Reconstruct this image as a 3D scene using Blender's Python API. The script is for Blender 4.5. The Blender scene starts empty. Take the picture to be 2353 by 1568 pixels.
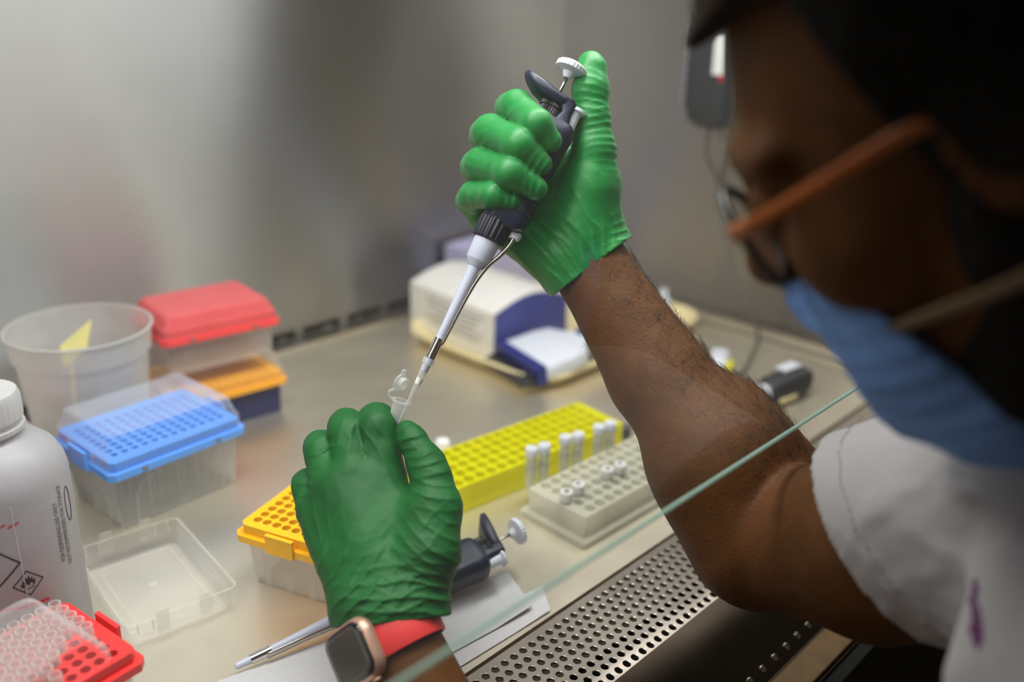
import bpy, bmesh, math, random
import numpy as np
from mathutils import Vector, Matrix

random.seed(7)
rng = np.random.default_rng(7)
SC = bpy.context.scene
COL = SC.collection

# ------------------------------------------------------------------ camera
W, H, F = 2353.0, 1568.0, 2150.0          # photograph size and focal length in pixels
# world: X along the cabinet, Y into the cabinet, Z up; work surface at z = 0, camera 45 cm above it
RM = np.array([[0.6878, 0.2459, -0.6830],
               [-0.7255, 0.2647, -0.6353],
               [0.0246, 0.9325, 0.3605]])
U_, S_, V_ = np.linalg.svd(RM); RM = U_ @ V_
CAM = np.array([0.0, 0.0, 0.455])
cam_d = bpy.data.cameras.new('camera'); cam = bpy.data.objects.new('camera', cam_d); COL.objects.link(cam)
cam_d.sensor_width = 36.0; cam_d.lens = F / W * 36.0
cam.matrix_world = Matrix([[*RM[0], CAM[0]], [*RM[1], CAM[1]], [*RM[2], CAM[2]], [0, 0, 0, 1]])
cam_d.clip_start = 0.01
cam_d.dof.use_dof = True; cam_d.dof.focus_distance = 0.655; cam_d.dof.aperture_fstop = 2.5
SC.camera = cam
# ------------------------------------------------------------------ light and exposure
world = bpy.data.worlds.new('room'); SC.world = world; world.use_nodes = True
world.node_tree.nodes['Background'].inputs[0].default_value = (1.0, 0.80, 0.56, 1)
world.node_tree.nodes['Background'].inputs[1].default_value = 0.042
def area(name, loc, rot, sx, sy, power, col):
    l = bpy.data.lights.new(name, 'AREA'); l.shape = 'RECTANGLE'; l.size = sx; l.size_y = sy
    l.energy = power; l.color = col
    o = bpy.data.objects.new(name, l); COL.objects.link(o); o.location = loc; o.rotation_euler = rot
    return o
area('cabinet_tube_light', (0.465, 0.50, 0.735), (0, 0, 0), 1.03, 0.16, 8.3, (1.0, 0.98, 0.955))
SC.view_settings.view_transform = 'Standard'; SC.view_settings.look = 'None'
SC.view_settings.exposure = 0.0; SC.view_settings.gamma = 1.0
SC.view_settings.use_curve_mapping = False
SC.cycles.transparent_max_bounces = 16
SC.cycles.max_bounces = 6
SC.cycles.use_denoising = True

# ------------------------------------------------------------------ helpers
def V3(p): return np.array(p, float)
def at(x, y, d):
    """a point of the place seen at picture position x, y and d metres deep along the view"""
    return CAM + RM @ np.array([(x - W/2)/F*d, -(y - H/2)/F*d, -d])
def onz(x, y, z=0.0):
    """the same for a point at a known height above the work surface"""
    r = RM @ np.array([x - W/2, -(y - H/2), -F]); return CAM + r*((z - CAM[2])/r[2])
CR, CU, CA = RM[:, 0].copy(), RM[:, 1].copy(), -RM[:, 2].copy()   # directions: right, up, away from the viewer

def tag(o, label=None, cat=None, group=None, kind=None):
    if label: o['label'] = label
    if cat: o['category'] = cat
    if group: o['group'] = group
    if kind: o['kind'] = kind
    return o
def empty(name, loc=(0, 0, 0), rz=0.0):
    o = bpy.data.objects.new(name, None); COL.objects.link(o); o.empty_display_size = 0.02
    o.location = loc; o.rotation_euler = (0, 0, rz); return o

class MB:
    """collects faces; build() links them as one mesh object"""
    def __init__(s): s.v = []; s.f = []; s.m = []
    def add(s, vs, fs, mi=0):
        b = len(s.v); s.v += [tuple(map(float, p)) for p in vs]; s.f += [tuple(b+i for i in f) for f in fs]; s.m += [mi]*len(fs); return s
    def box(s, c, d, R=None, mi=0):
        c = V3(c); h = V3(d)/2
        vs = [V3((x, y, z))*h for x in (-1, 1) for y in (-1, 1) for z in (-1, 1)]
        if R is not None: vs = [np.array(R) @ p for p in vs]
        return s.add([c+p for p in vs], [(0,1,3,2),(4,6,7,5),(0,4,5,1),(2,3,7,6),(0,2,6,4),(1,5,7,3)], mi)
    def loft(s, rings, cap0=True, cap1=True, closed=True, mi=0):
        n = len(rings[0]); vs = [p for r in rings for p in r]; fs = []
        for i in range(len(rings)-1):
            for j in range(n if closed else n-1):
                k = (j+1) % n; fs.append((i*n+j, i*n+k, (i+1)*n+k, (i+1)*n+j))
        if cap0: fs.append(tuple(range(n-1, -1, -1)))
        if cap1: fs.append(tuple((len(rings)-1)*n+j for j in range(n)))
        return s.add(vs, fs, mi)
    def lathe(s, prof, o=(0,0,0), ax=None, n=24, cap0=True, cap1=True, a0=0.0, a1=2*math.pi, mi=0, rib=0.0, nr=0):
        """prof: list of (radius, height) along axis ax from o"""
        o = V3(o); z = V3((0,0,1)) if ax is None else V3(ax)/np.linalg.norm(ax)
        x = np.cross(z, (0,1,0) if abs(z[1]) < .9 else (1,0,0)); x /= np.linalg.norm(x); y = np.cross(z, x)
        full = abs(a1-a0-2*math.pi) < 1e-6; rings = []
        for r, h in prof:
            ring = []
            for j in range(n):
                t = a0 + (a1-a0)*j/(n if full else n-1)
                rr = r*(1 + (rib if (rib and (j*nr*2//n) % 2) else 0))
                ring.append(o + z*h + (x*math.cos(t) + y*math.sin(t))*rr)
            rings.append(ring)
        return s.loft(rings, cap0, cap1, full, mi)
    def tube(s, pts, r, n=8, cap=True, mi=0):
        pts = [V3(p) for p in pts]; rs = r if isinstance(r, (list, tuple)) else [r]*len(pts)
        t0 = pts[1]-pts[0]; ref = V3((0,0,1)) if abs(t0[2]) < .9*np.linalg.norm(t0) else V3((1,0,0)); rings = []
        for i, p in enumerate(pts):
            t = pts[min(i+1, len(pts)-1)] - pts[max(i-1, 0)]; t = t/np.linalg.norm(t)
            x = ref - t*np.dot(ref, t); x /= np.linalg.norm(x); y = np.cross(t, x); ref = x
            rings.append([p + (x*math.cos(2*math.pi*j/n) + y*math.sin(2*math.pi*j/n))*rs[i] for j in range(n)])
        return s.loft(rings, cap, cap, True, mi)
    def build(s, name, mat, parent=None, smooth=False, ang=None, bevel=0.0):
        me = bpy.data.meshes.new(name); me.from_pydata(s.v, [], s.f); me.validate(); 
        mats = mat if isinstance(mat, (list, tuple)) else [mat]
        for m in mats: me.materials.append(m)
        if len(mats) > 1: me.polygons.foreach_set('material_index', s.m[:len(me.polygons)])
        if smooth: me.polygons.foreach_set('use_smooth', [True]*len(me.polygons))
        me.update()
        if smooth and ang: 
            try: me.set_sharp_from_angle(angle=math.radians(ang))
            except Exception: pass
        o = bpy.data.objects.new(name, me); COL.objects.link(o)
        if parent is not None: o.parent = parent
        if bevel:
            b = o.modifiers.new('edge', 'BEVEL'); b.width = bevel; b.segments = 2; b.limit_method = 'ANGLE'
        return o

def rr(w, d, r, z=0.0, n=4, cx=0.0, cy=0.0):
    """rounded rectangle ring"""
    r = max(min(r, w/2-1e-5, d/2-1e-5), 1e-5); p = []
    for qx, qy, a in ((1,1,0), (-1,1,90), (-1,-1,180), (1,-1,270)):
        for k in range(n+1):
            t = math.radians(a + 90*k/n)
            p.append(V3((cx + qx*(w/2-r) + r*math.cos(t), cy + qy*(d/2-r) + r*math.sin(t), z)))
    return p
def catmull(pts, n=6):
    pts = [V3(p) for p in pts]; P = [2*pts[0]-pts[1]] + pts + [2*pts[-1]-pts[-2]]; out = []
    for i in range(1, len(P)-2):
        for k in range(n):
            t = k/n; a, b, c, d = P[i-1], P[i], P[i+1], P[i+2]
            out.append(.5*((2*b) + (c-a)*t + (2*a-5*b+4*c-d)*t*t + (3*b-a-3*c+d)*t**3))
    return out + [pts[-1]]
def frame_from(z, x):
    z = V3(z)/np.linalg.norm(z); x = V3(x) - z*np.dot(x, z); x /= np.linalg.norm(x); return np.column_stack([x, np.cross(z, x), z])
def mat4(R, o): return Matrix([[*R[0], o[0]], [*R[1], o[1]], [*R[2], o[2]], [0, 0, 0, 1]])

# ------------------------------------------------------------------ materials (all node based)
def srgb(r, g, b):
    f = lambda c: (c/255/12.92 if c/255 <= .04045 else ((c/255+.055)/1.055)**2.4)
    return (f(r), f(g), f(b), 1.0)
class NT:
    def __init__(s, name):
        s.m = bpy.data.materials.new(name); s.m.use_nodes = True; s.t = s.m.node_tree; s.t.nodes.clear()
        s.out = s.n('ShaderNodeOutputMaterial')
    def n(s, typ, **kw):
        nd = s.t.nodes.new(typ)
        for k, v in kw.items():
            if k.startswith('i_'): nd.inputs[k[2:].replace('_', ' ')].default_value = v
            else: setattr(nd, k, v)
        return nd
    def l(s, a, b): s.t.links.new(a, b)
def noise_col(t, col, scale, amt, detail=3.0, stretch=None):
    """colour varied a little by a noise in object space; returns the colour socket"""
    tc = t.n('ShaderNodeTexCoord'); mp = t.n('ShaderNodeMapping'); nz = t.n('ShaderNodeTexNoise')
    nz.inputs['Scale'].default_value = scale; nz.inputs['Detail'].default_value = detail
    if stretch: mp.inputs['Scale'].default_value = stretch
    t.l(tc.outputs['Object'], mp.inputs[0]); t.l(mp.outputs[0], nz.inputs['Vector'])
    r = t.n('ShaderNodeValToRGB'); c = np.array(col[:3])
    r.color_ramp.elements[0].position = .3; r.color_ramp.elements[1].position = .7
    r.color_ramp.elements[0].color = (*np.clip(c*(1-amt), 0, 1), 1); r.color_ramp.elements[1].color = (*np.clip(c*(1+amt), 0, 1), 1)
    t.l(nz.outputs['Fac'], r.inputs[0]); return r.outputs[0], mp
def bump(t, mp_out, scale, dist, strength=1.0, detail=2.0, typ='noise'):
    nz = t.n('ShaderNodeTexNoise'); nz.inputs['Scale'].default_value = scale; nz.inputs['Detail'].default_value = detail
    t.l(mp_out, nz.inputs['Vector']); b = t.n('ShaderNodeBump'); b.inputs['Distance'].default_value = dist; b.inputs['Strength'].default_value = strength
    t.l(nz.outputs['Fac'], b.inputs['Height']); return b.outputs[0]
def solid(name, col, rough=.5, metal=0.0, spec=.5, var=.06, nscale=60, bmp=0.0, bscale=400, coat=0.0, sss=0.0, sheen=0.0, stretch=None):
    t = NT(name); p = t.n('ShaderNodeBsdfPrincipled'); c, mp = noise_col(t, col, nscale, var, stretch=stretch)
    t.l(c, p.inputs['Base Color']); p.inputs['Roughness'].default_value = rough; p.inputs['Metallic'].default_value = metal
    p.inputs['Specular IOR Level'].default_value = spec; p.inputs['Coat Weight'].default_value = coat
    if sheen: p.inputs['Sheen Weight'].default_value = sheen
    if sss:
        p.inputs['Subsurface Weight'].default_value = sss; p.inputs['Subsurface Radius'].default_value = (.006, .003, .0015); p.inputs['Subsurface Scale'].default_value = 1.0
    if bmp: t.l(bump(t, mp.outputs[0], bscale, bmp), p.inputs['Normal'])
    t.l(p.outputs[0], t.out.inputs[0]); return t.m
def steel(name, col, rough, aniso=0.0, tang=(1,0,0), var=.06, grain=(3, 600, 600), gb=.00004, blotch=.08, metal=1.0):
    """brushed stainless steel: fine grain along one direction, faint blotches in the roughness"""
    t = NT(name); p = t.n('ShaderNodeBsdfPrincipled'); c, mp = noise_col(t, col, 9, var, 4.0); t.l(c, p.inputs['Base Color'])
    p.inputs['Metallic'].default_value = metal
    tc = t.n('ShaderNodeTexCoord'); g = t.n('ShaderNodeMapping'); g.inputs['Scale'].default_value = grain; t.l(tc.outputs['Object'], g.inputs[0])
    nz = t.n('ShaderNodeTexNoise'); nz.inputs['Scale'].default_value = 1.0; nz.inputs['Detail'].default_value = 2.0; t.l(g.outputs[0], nz.inputs['Vector'])
    b = t.n('ShaderNodeBump'); b.inputs['Distance'].default_value = gb; b.inputs['Strength'].default_value = .6; t.l(nz.outputs['Fac'], b.inputs['Height']); t.l(b.outputs[0], p.inputs['Normal'])
    n2 = t.n('ShaderNodeTexNoise'); n2.inputs['Scale'].default_value = 14; n2.inputs['Detail'].default_value = 5; t.l(tc.outputs['Object'], n2.inputs['Vector'])
    mr = t.n('ShaderNodeMapRange'); mr.inputs['To Min'].default_value = rough-blotch; mr.inputs['To Max'].default_value = rough+blotch; t.l(n2.outputs['Fac'], mr.inputs['Value']); t.l(mr.outputs[0], p.inputs['Roughness'])
    if aniso:
        p.inputs['Anisotropic'].default_value = aniso
        cv = t.n('ShaderNodeCombineXYZ'); cv.inputs[0].default_value, cv.inputs[1].default_value, cv.inputs[2].default_value = tang; t.l(cv.outputs[0], p.inputs['Tangent'])
    t.l(p.outputs[0], t.out.inputs[0]); return t.m
def clear(name, col, lo=.08, hi=.75, rough=.12, power=2.2, translucent=.3):
    """thin clear or tinted plastic: see-through face on, denser along the edges"""
    t = NT(name); p = t.n('ShaderNodeBsdfPrincipled'); c, mp = noise_col(t, col, 40, .05); t.l(c, p.inputs['Base Color']); p.inputs['Roughness'].default_value = rough
    tr = t.n('ShaderNodeBsdfTransparent'); tl = t.n('ShaderNodeBsdfTranslucent'); t.l(c, tl.inputs[0])
    m0 = t.n('ShaderNodeMixShader'); m0.inputs[0].default_value = translucent; t.l(p.outputs[0], m0.inputs[1]); t.l(tl.outputs[0], m0.inputs[2])
    lw = t.n('ShaderNodeLayerWeight'); lw.inputs['Blend'].default_value = .5; pw = t.n('ShaderNodeMath', operation='POWER'); pw.inputs[1].default_value = power; t.l(lw.outputs['Facing'], pw.inputs[0])
    mr = t.n('ShaderNodeMapRange'); mr.inputs['To Min'].default_value = lo; mr.inputs['To Max'].default_value = hi; t.l(pw.outputs[0], mr.inputs['Value'])
    mx = t.n('ShaderNodeMixShader'); t.l(mr.outputs[0], mx.inputs[0]); t.l(tr.outputs[0], mx.inputs[1]); t.l(m0.outputs[0], mx.inputs[2])
    t.l(mx.outputs[0], t.out.inputs[0]); return t.m

M = {}
M['steel_wall'] = steel('brushed_wall_steel', (.50, .50, .505, 1), .36, 1.0, (0, 0, 1), grain=(6, 6, 900), gb=.00002, blotch=.02, var=.03)
M['steel_side'] = steel('brushed_side_steel', (.47, .445, .41, 1), .40, 1.0, (0, 0, 1), grain=(6, 6, 900), gb=.00002, blotch=.02, var=.03)
M['steel_top'] = steel('worn_work_surface_steel', (.84, .78, .64, 1), .40, .2, (1, 0, 0), var=.05, grain=(60, 300, 60), gb=.00005, blotch=.08, metal=.86)
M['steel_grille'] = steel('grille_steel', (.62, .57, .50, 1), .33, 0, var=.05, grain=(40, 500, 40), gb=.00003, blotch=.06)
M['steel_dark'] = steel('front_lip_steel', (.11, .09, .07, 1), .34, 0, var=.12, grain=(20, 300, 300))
M['chrome'] = solid('chrome', (.72, .70, .67, 1), .14, 1.0, var=.03)
M['dull_metal'] = solid('dull_metal', (.50, .47, .43, 1), .28, 1.0, var=.05)
M['black_void'] = solid('dark_cavity', (.004, .004, .0035, 1), .9, var=.3)
M['seam_dirt'] = solid('rusty_seam', (.07, .035, .010, 1), .8, var=.6, nscale=200)
M['bronze'] = solid('bronze_bar', (.13, .075, .025, 1), .5, .3, var=.2)
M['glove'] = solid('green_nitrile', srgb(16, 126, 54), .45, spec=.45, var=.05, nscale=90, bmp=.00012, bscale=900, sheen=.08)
M['glove_thin_shaded'] = solid('green_nitrile_stretched_shaded', srgb(13, 92, 36), .55, spec=.30, var=.22, nscale=16, bmp=.00012, bscale=900)  # left glove: stretched over dark skin, part of its shade in the colour
M['skin'] = solid('brown_skin', (.092, .036, .0105, 1), .60, spec=.16, var=.13, nscale=70, bmp=.0004, bscale=420, sss=.0)
M['hair'] = solid('black_hair', (.006, .005, .004, 1), .75, spec=.2, var=.4, bmp=.002, bscale=300)
M['cap_cloth'] = solid('dark_brown_cap', (.020, .012, .007, 1), .9, spec=.1, var=.3, bmp=.0005, bscale=700)
M['arm_hair'] = solid('arm_hair', (.010, .006, .004, 1), .6, var=.3)
M['shirt'] = solid('white_cotton', srgb(166, 163, 165), .9, spec=.1, var=.05, nscale=500, bmp=.0003, bscale=1600, sheen=.2)
M['stitch'] = solid('stitch_thread', srgb(165, 152, 142), .9, spec=.1)
M['purple'] = solid('purple_print', srgb(92, 22, 92), .8, var=.15)
M['mask'] = solid('blue_mask_fabric', srgb(128, 170, 240), .85, spec=.15, var=.05, nscale=30, bmp=.0005, bscale=900, stretch=(1, 1, 6))
M['strap'] = solid('grey_elastic', srgb(140, 118, 92), .85, var=.12, nscale=300)
M['frame_black'] = solid('dark_glasses_frame', (.008, .007, .006, 1), .3, spec=.5)
M['temple'] = solid('amber_temple', srgb(176, 92, 24), .35, var=.18, nscale=50, coat=.3)
M['navy'] = solid('navy_plastic', srgb(30, 38, 60), .42, spec=.45, var=.05, bmp=.00006, bscale=1500)
M['navy_dark'] = solid('dark_navy_plastic', srgb(20, 25, 38), .45, var=.06)
M['black_rubber'] = solid('black_ring', (.015, .015, .016, 1), .45)
M['white_plastic'] = solid('white_plastic', srgb(222, 226, 238), .35, spec=.5, var=.02)
M['pale_plastic'] = solid('pale_blue_white_plastic', srgb(200, 206, 226), .33, spec=.5, var=.02)
M['button_top'] = solid('pale_pink_button_top', srgb(236, 205, 200), .4)
M['tube'] = clear('frosted_tube', (.88, .90, .90, 1), .34, .82, .25, 1.6, .4)
M['tip'] = clear('clear_tip', (.88, .89, .88, 1), .20, .8, .2, 1.6, .4)
M['tip_pink'] = clear('frosted_tip', (.90, .85, .84, 1), .30, .8, .25, 1.5, .4)
M['filter'] = solid('white_filter', (.85, .85, .83, 1), .8)
M['liquid'] = clear('grey_liquid', (.42, .46, .48, 1), .45, .7, .1)
M['hdpe'] = clear('milky_bottle', (.56, .56, .60, 1), .88, .98, .38, 1.5, .35)
M['hdpe_cap'] = clear('milky_cap', (.74, .74, .76, 1), .80, .97, .35, 1.5, .35)
M['bucket'] = clear('frosted_bucket', (.86, .85, .83, 1), .42, .82, .35, 1.4, .5)
M['frost_base'] = clear('frosted_box_base', (.82, .83, .82, 1), .20, .66, .3, 1.5, .5)
M['clear_lid'] = clear('clear_lid', (.86, .87, .89, 1), .03, .52, .12, 2.2, .3)
M['coral_lid'] = clear('coral_tinted_lid', (1.0, .24, .25, 1), .55, .85, .30, 1.6, .3)
M['clear_base'] = clear('clear_box_base', (.87, .86, .82, 1), .13, .68, .12, 1.8, .3)
M['white_rack'] = clear('milky_rack', (.95, .94, .83, 1), .72, .93, .4, 1.5, .5)
M['blue_plastic'] = solid('sky_blue_plastic', srgb(96, 164, 255), .38, var=.02)
M['red_plastic'] = solid('red_plastic', srgb(236, 52, 52), .38, var=.03)
M['coral_plastic'] = solid('coral_plastic', srgb(255, 78, 80), .42, var=.02)
M['orange_plastic'] = solid('orange_yellow_plastic', srgb(255, 192, 10), .42, var=.03)
M['amber_plastic'] = solid('amber_plastic', srgb(250, 176, 40), .42, var=.04)
M['yellow_rack'] = clear('lime_yellow_plastic', (.93, .90, .0, 1), .90, .98, .35, 1.5, .4)
M['navy_base'] = solid('navy_box_base', srgb(34, 38, 88), .40, var=.06)
M['paper'] = solid('white_wipe', srgb(204, 204, 206), .95, spec=.05, var=.03, nscale=900, bmp=.0003, bscale=1200)
M['note'] = solid('yellow_paper', srgb(236, 226, 150), .9)
M['tray'] = solid('cream_tray', srgb(236, 220, 172), .45, var=.03)
M['carton'] = solid('white_carton', srgb(232, 230, 226), .7, var=.03)
M['carton_print'] = solid('grey_print', srgb(176, 176, 178), .7, var=.1)
M['carton_blue'] = solid('blue_carton', srgb(70, 76, 150), .55, var=.10, nscale=30)
M['lavender'] = solid('lavender_carton', srgb(186, 184, 220), .7, var=.04)
M['blue_dark'] = solid('dark_blue_plastic', srgb(34, 42, 120), .4, var=.06)
M['ink'] = solid('black_ink', (.012, .012, .03, 1), .6)
M['red_ink'] = solid('red_ink', srgb(196, 24, 48), .6, var=.15)
M['red_band'] = solid('red_silicone', srgb(226, 58, 58), .5, var=.03, bmp=.0001, bscale=600)
M['watch_case'] = solid('rose_gold_aluminium', srgb(190, 150, 130), .38, .55, var=.03)
M['watch_glass'] = solid('dark_watch_glass', (.055, .055, .050, 1), .16, spec=.6, var=.05)
M['watch_rim'] = solid('black_watch_rim', (.006, .006, .006, 1), .15)
M['dark_grey'] = solid('dark_grey_plastic', srgb(52, 54, 58), .5, var=.08)
M['mid_grey'] = solid('mid_grey_plastic', srgb(120, 122, 126), .45)
M['cable'] = solid('grey_cable', srgb(88, 88, 84), .5)
M['label'] = solid('white_label', srgb(238, 238, 238), .6)
M['lemon'] = solid('lemon_yellow', srgb(225, 215, 30), .45)
M['red_small'] = solid('small_red_part', srgb(190, 40, 40), .45)

def glass_mat():
    t = NT('sash_glass'); tr = t.n('ShaderNodeBsdfTransparent'); tr.inputs[0].default_value = (.93, .955, .935, 1)
    gl = t.n('ShaderNodeBsdfGlossy'); gl.inputs['Roughness'].default_value = .02
    fr = t.n('ShaderNodeFresnel'); fr.inputs[0].default_value = 1.45
    m1 = t.n('ShaderNodeMixShader'); t.l(fr.outputs[0], m1.inputs[0]); t.l(tr.outputs[0], m1.inputs[1]); t.l(gl.outputs[0], m1.inputs[2])
    tc = t.n('ShaderNodeTexCoord'); nz = t.n('ShaderNodeTexNoise'); nz.inputs['Scale'].default_value = 9; t.l(tc.outputs['Object'], nz.inputs['Vector'])
    mr = t.n('ShaderNodeMapRange'); mr.inputs['To Min'].default_value = .010; mr.inputs['To Max'].default_value = .022; t.l(nz.outputs['Fac'], mr.inputs['Value'])
    df = t.n('ShaderNodeBsdfTranslucent'); df.inputs[0].default_value = (.8, .82, .8, 1)    # faint translucent film put in for the haze of room reflections
    m2 = t.n('ShaderNodeMixShader'); t.l(mr.outputs[0], m2.inputs[0]); t.l(m1.outputs[0], m2.inputs[1]); t.l(df.outputs[0], m2.inputs[2])
    t.l(m2.outputs[0], t.out.inputs[0]); return t.m
M['glass'] = glass_mat()
M['glass_edge'] = clear('green_glass_edge', (.46, .66, .58, 1), .62, .85, .12, 1.5, .5)
M['lens'] = clear('spectacle_lens', (.7, .7, .7, 1), .05, .4, .05, 2.5, .2)

# ------------------------------------------------------------------ the cabinet (setting)
XL, XR, YF, YB, ZT = -0.07, 1.17, 0.379, 0.996, 0.76
def struct(mb, name, mat, **k): return tag(mb.build(name, mat, **k), kind='structure')
# work surface: shallow dished steel tray
m = MB(); m.box(((XL+XR)/2, (YF+YB)/2+.01, -.006), (XR-XL, YB-YF+.02, .012)); fl = struct(m, 'floor', M['steel_top'])
tag(fl, 'warm grey brushed steel work surface of the cabinet')
# rear wall: panel, base strip and bridges leaving a row of air slots; dark plenum behind
m = MB(); z0, z1 = .006, .017
m.box(((XL+XR)/2, YB+.004, (z1+ZT)/2), (XR-XL, .008, ZT-z1)); m.box(((XL+XR)/2, YB+.004, z0/2), (XR-XL, .008, z0))
x = XL
while x < XR: m.box((x+.006, YB+.004, (z0+z1)/2), (.012, .008, z1-z0)); x += .072
wb = struct(m, 'wall_back', M['steel_wall']); tag(wb, 'brushed steel rear wall with a row of air slots along its foot')
m = MB(); m.box(((XL+XR)/2, YB+.04, .012), (XR-XL, .004, .03)); struct(m, 'trim_1', M['black_void'])
m = MB(); m.box((XR+.004, (YB+.27)/2, ZT/2), (.008, YB-.27, ZT)); tag(struct(m, 'wall_right', M['steel_side']), 'brushed steel side wall at the far end of the cabinet')
m = MB(); m.box((XL-.004, (YB+.27)/2, ZT/2), (.008, YB-.27, ZT)); struct(m, 'wall_left', M['steel_side'])
m = MB(); m.box(((XL+XR)/2, (YB+.37)/2, ZT+.004), (XR-XL, YB-.37, .008)); struct(m, 'ceiling', M['steel_side'])
# raised lips of the dished tray along the end wall and rear wall
m = MB(); m.box((XR-.016, (YF+YB)/2, .003), (.024, YB-YF-.03, .006)); m.box((XR-.055, (YF+YB)/2, .0015), (.01, YB-YF-.03, .003)); struct(m, 'trim_2', M['steel_grille'])
m = MB(); m.box(((XL+XR)/2, YB-.016, .0025), (XR-XL-.04, .022, .005)); struct(m, 'trim_3', M['steel_grille'])
# dark front corner post
m = MB(); m.box((XR-.02, .255, .38), (.055, .035, ZT)); struct(m, 'trim_4', M['dark_grey'])
# front lip strip and dark seam in front of the work surface
m = MB(); m.box(((XL+XR)/2, YF-.0015, -.006), (XR-XL, .003, .004)); struct(m, 'trim_5', M['seam_dirt'])
# perforated air grille
def grille():
    root = empty('front_air_grille', (0, 0, 0)); m = MB(); px, py, r = .0096, .0088, .0029
    x0, x1, ya = .18, XR, YF-.003; ny, N = 8, 16
    def prof(s):                       # distance from the seam -> (y, z)
        a = .060
        if s <= a: return ya - s, -.0004
        t = (s-a)/.05; ang = min(t, 1.0)*math.radians(38); R = .05/math.radians(38)
        return ya - a - R*math.sin(ang), -.0004 - R*(1-math.cos(ang))
    def P(x, s, dz=0.0):
        y, z = prof(s); return (x, y, z+dz)
    s0 = .0045; nx = int((x1-x0)/px)
    for r_ in range(ny):
        sc = s0 + py*(r_+.5); off = px/2*(r_ % 2)
        for c in range(nx):
            xc = x0 + px*(c+.5) + off
            ring = [(xc + r*math.cos(2*math.pi*(j+.5)/N), sc + r*math.sin(2*math.pi*(j+.5)/N)) for j in range(N)]
            bnd = []
            for j in range(N):
                a = 2*math.pi*(j+.5)/N; ca, sa = math.cos(a), math.sin(a)
                k = min(px/2/abs(ca), py/2/abs(sa)); bnd.append((xc + k*ca, sc + k*sa))
            low = [P(a, b, -.0016) for a, b in ring]
            rim = [(xc + (r+.00035)*math.cos(2*math.pi*(j+.5)/N), sc + (r+.00035)*math.sin(2*math.pi*(j+.5)/N)) for j in range(N)]
            vs = [P(*p) for p in bnd] + [P(*p) for p in rim] + [P(a, b, -.0003) for a, b in ring] + low; fs = []
            for j in range(N):
                k = (j+1) % N
                for q in range(3): fs.append((q*N+j, q*N+k, (q+1)*N+k, (q+1)*N+j))
            # corner fill of the cell
            m.add(vs, fs)
            cs = [(px/2, py/2), (-px/2, py/2), (-px/2, -py/2), (px/2, -py/2)]
            for q, (dx, dy) in enumerate(cs):
                js = [j for j in range(N) if (math.cos(2*math.pi*(j+.5)/N)*dx > 0 and math.sin(2*math.pi*(j+.5)/N)*dy > 0)]
                e = sorted(js, key=lambda j: abs(abs((bnd[j][0]-xc)/(px/2)) - abs((bnd[j][1]-sc)/(py/2))))[:2]
                m.add([P(xc+dx, sc+dy), P(*bnd[e[0]]), P(*bnd[e[1]])], [(0, 1, 2)])
    def strip(sa, sb, n=6):
        rows = [sa + (sb-sa)*k/n for k in range(n+1)]
        m.add([P(x, s) for s in rows for x in (x0, x1+px)], [(2*k, 2*k+1, 2*k+3, 2*k+2) for k in range(n)])
    strip(0, s0, 1)
    m.build('perforated_plate', M['steel_grille'], root)
    m2 = MB(); send = s0 + py*ny
    rows = [send + (.145-send)*k/10 for k in range(11)]
    def P2(x, s):
        y, z = prof(min(s, .11)); e = max(s-.11, 0); return (x, y - e*math.cos(math.radians(38)), z - e*math.sin(math.radians(38)))
    m2.add([P2(x, s) for s in rows for x in (x0, x1+px)], [(2*k, 2*k+1, 2*k+3, 2*k+2) for k in range(10)])
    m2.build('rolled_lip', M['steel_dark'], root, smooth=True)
    m3 = MB(); m3.box(((x0+x1)/2, ya-.045, -.075), (x1-x0, .10, .002)); m3.build('plenum_floor', M['black_void'], root)
    for k in range(26):                # row of studs along the lip
        xx = .30 + .0185*k; y, z = P2(0, .136)[1:]; mm = MB()
        mm.lathe([(.0028, 0), (.0028, .0006), (.0019, .0011)], (xx, y, z), (0, -math.sin(math.radians(38)), math.cos(math.radians(38))), 12)
        mm.build('stud', M['chrome'], root, smooth=True, ang=40)
    y, z = P2(0, .145)[1:]
    mb = MB(); mb.box(((x0+x1)/2, y-.012, z-.006), (x1-x0, .024, .008)); mb.build('arm_bar', M['bronze'], root, bevel=.001)
    mb = MB(); mb.box(((x0+x1)/2, y-.03, z-.15), (x1-x0, .012, .28)); mb.build('front_panel', M['black_void'], root)
    return tag(root, 'perforated steel air grille along the front edge with rows of round holes', 'grille')
grille()
# sash glass: slanted pane whose lower edge hangs above the grille
SB = V3((0, .2353, .19)); SD = V3((0, math.sin(math.radians(12)), math.cos(math.radians(12)))); SN = V3((0, -SD[2], SD[1]))
def sash():
    root = empty('window_1', (0, 0, 0)); tag(root, 'slanted clear glass sash with a green polished lower edge', kind='structure')
    Ls, th = .56, .0028
    a, b = SB + SD*.0006, SB + SD*Ls
    m = MB()
    m.add([(XL, a[1], a[2]), (XR, a[1], a[2]), (XR, b[1], b[2]), (XL, b[1], b[2])], [(0, 1, 2, 3)])
    m.build('glass_pane', M['glass'], root)
    m = MB(); R = np.column_stack([(1, 0, 0), SN, SD]); m.box(SB - SN*0.0 + SD*.0006 + V3(((XL+XR)/2, 0, 0)), (XR-XL, th, .0012), R)
    m.build('polished_edge', M['glass_edge'], root)
    return root
sash()
# opaque front header above the glass, unseen, added to shade the face
m = MB(); R = np.column_stack([(1, 0, 0), SN, SD]); hc = SB + SD*.478 + SN*.012; m.box(V3(((XL+XR)/2, hc[1], hc[2])), (XR-XL, .012, .19), R); struct(m, 'trim_6', M['white_plastic'])
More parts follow.
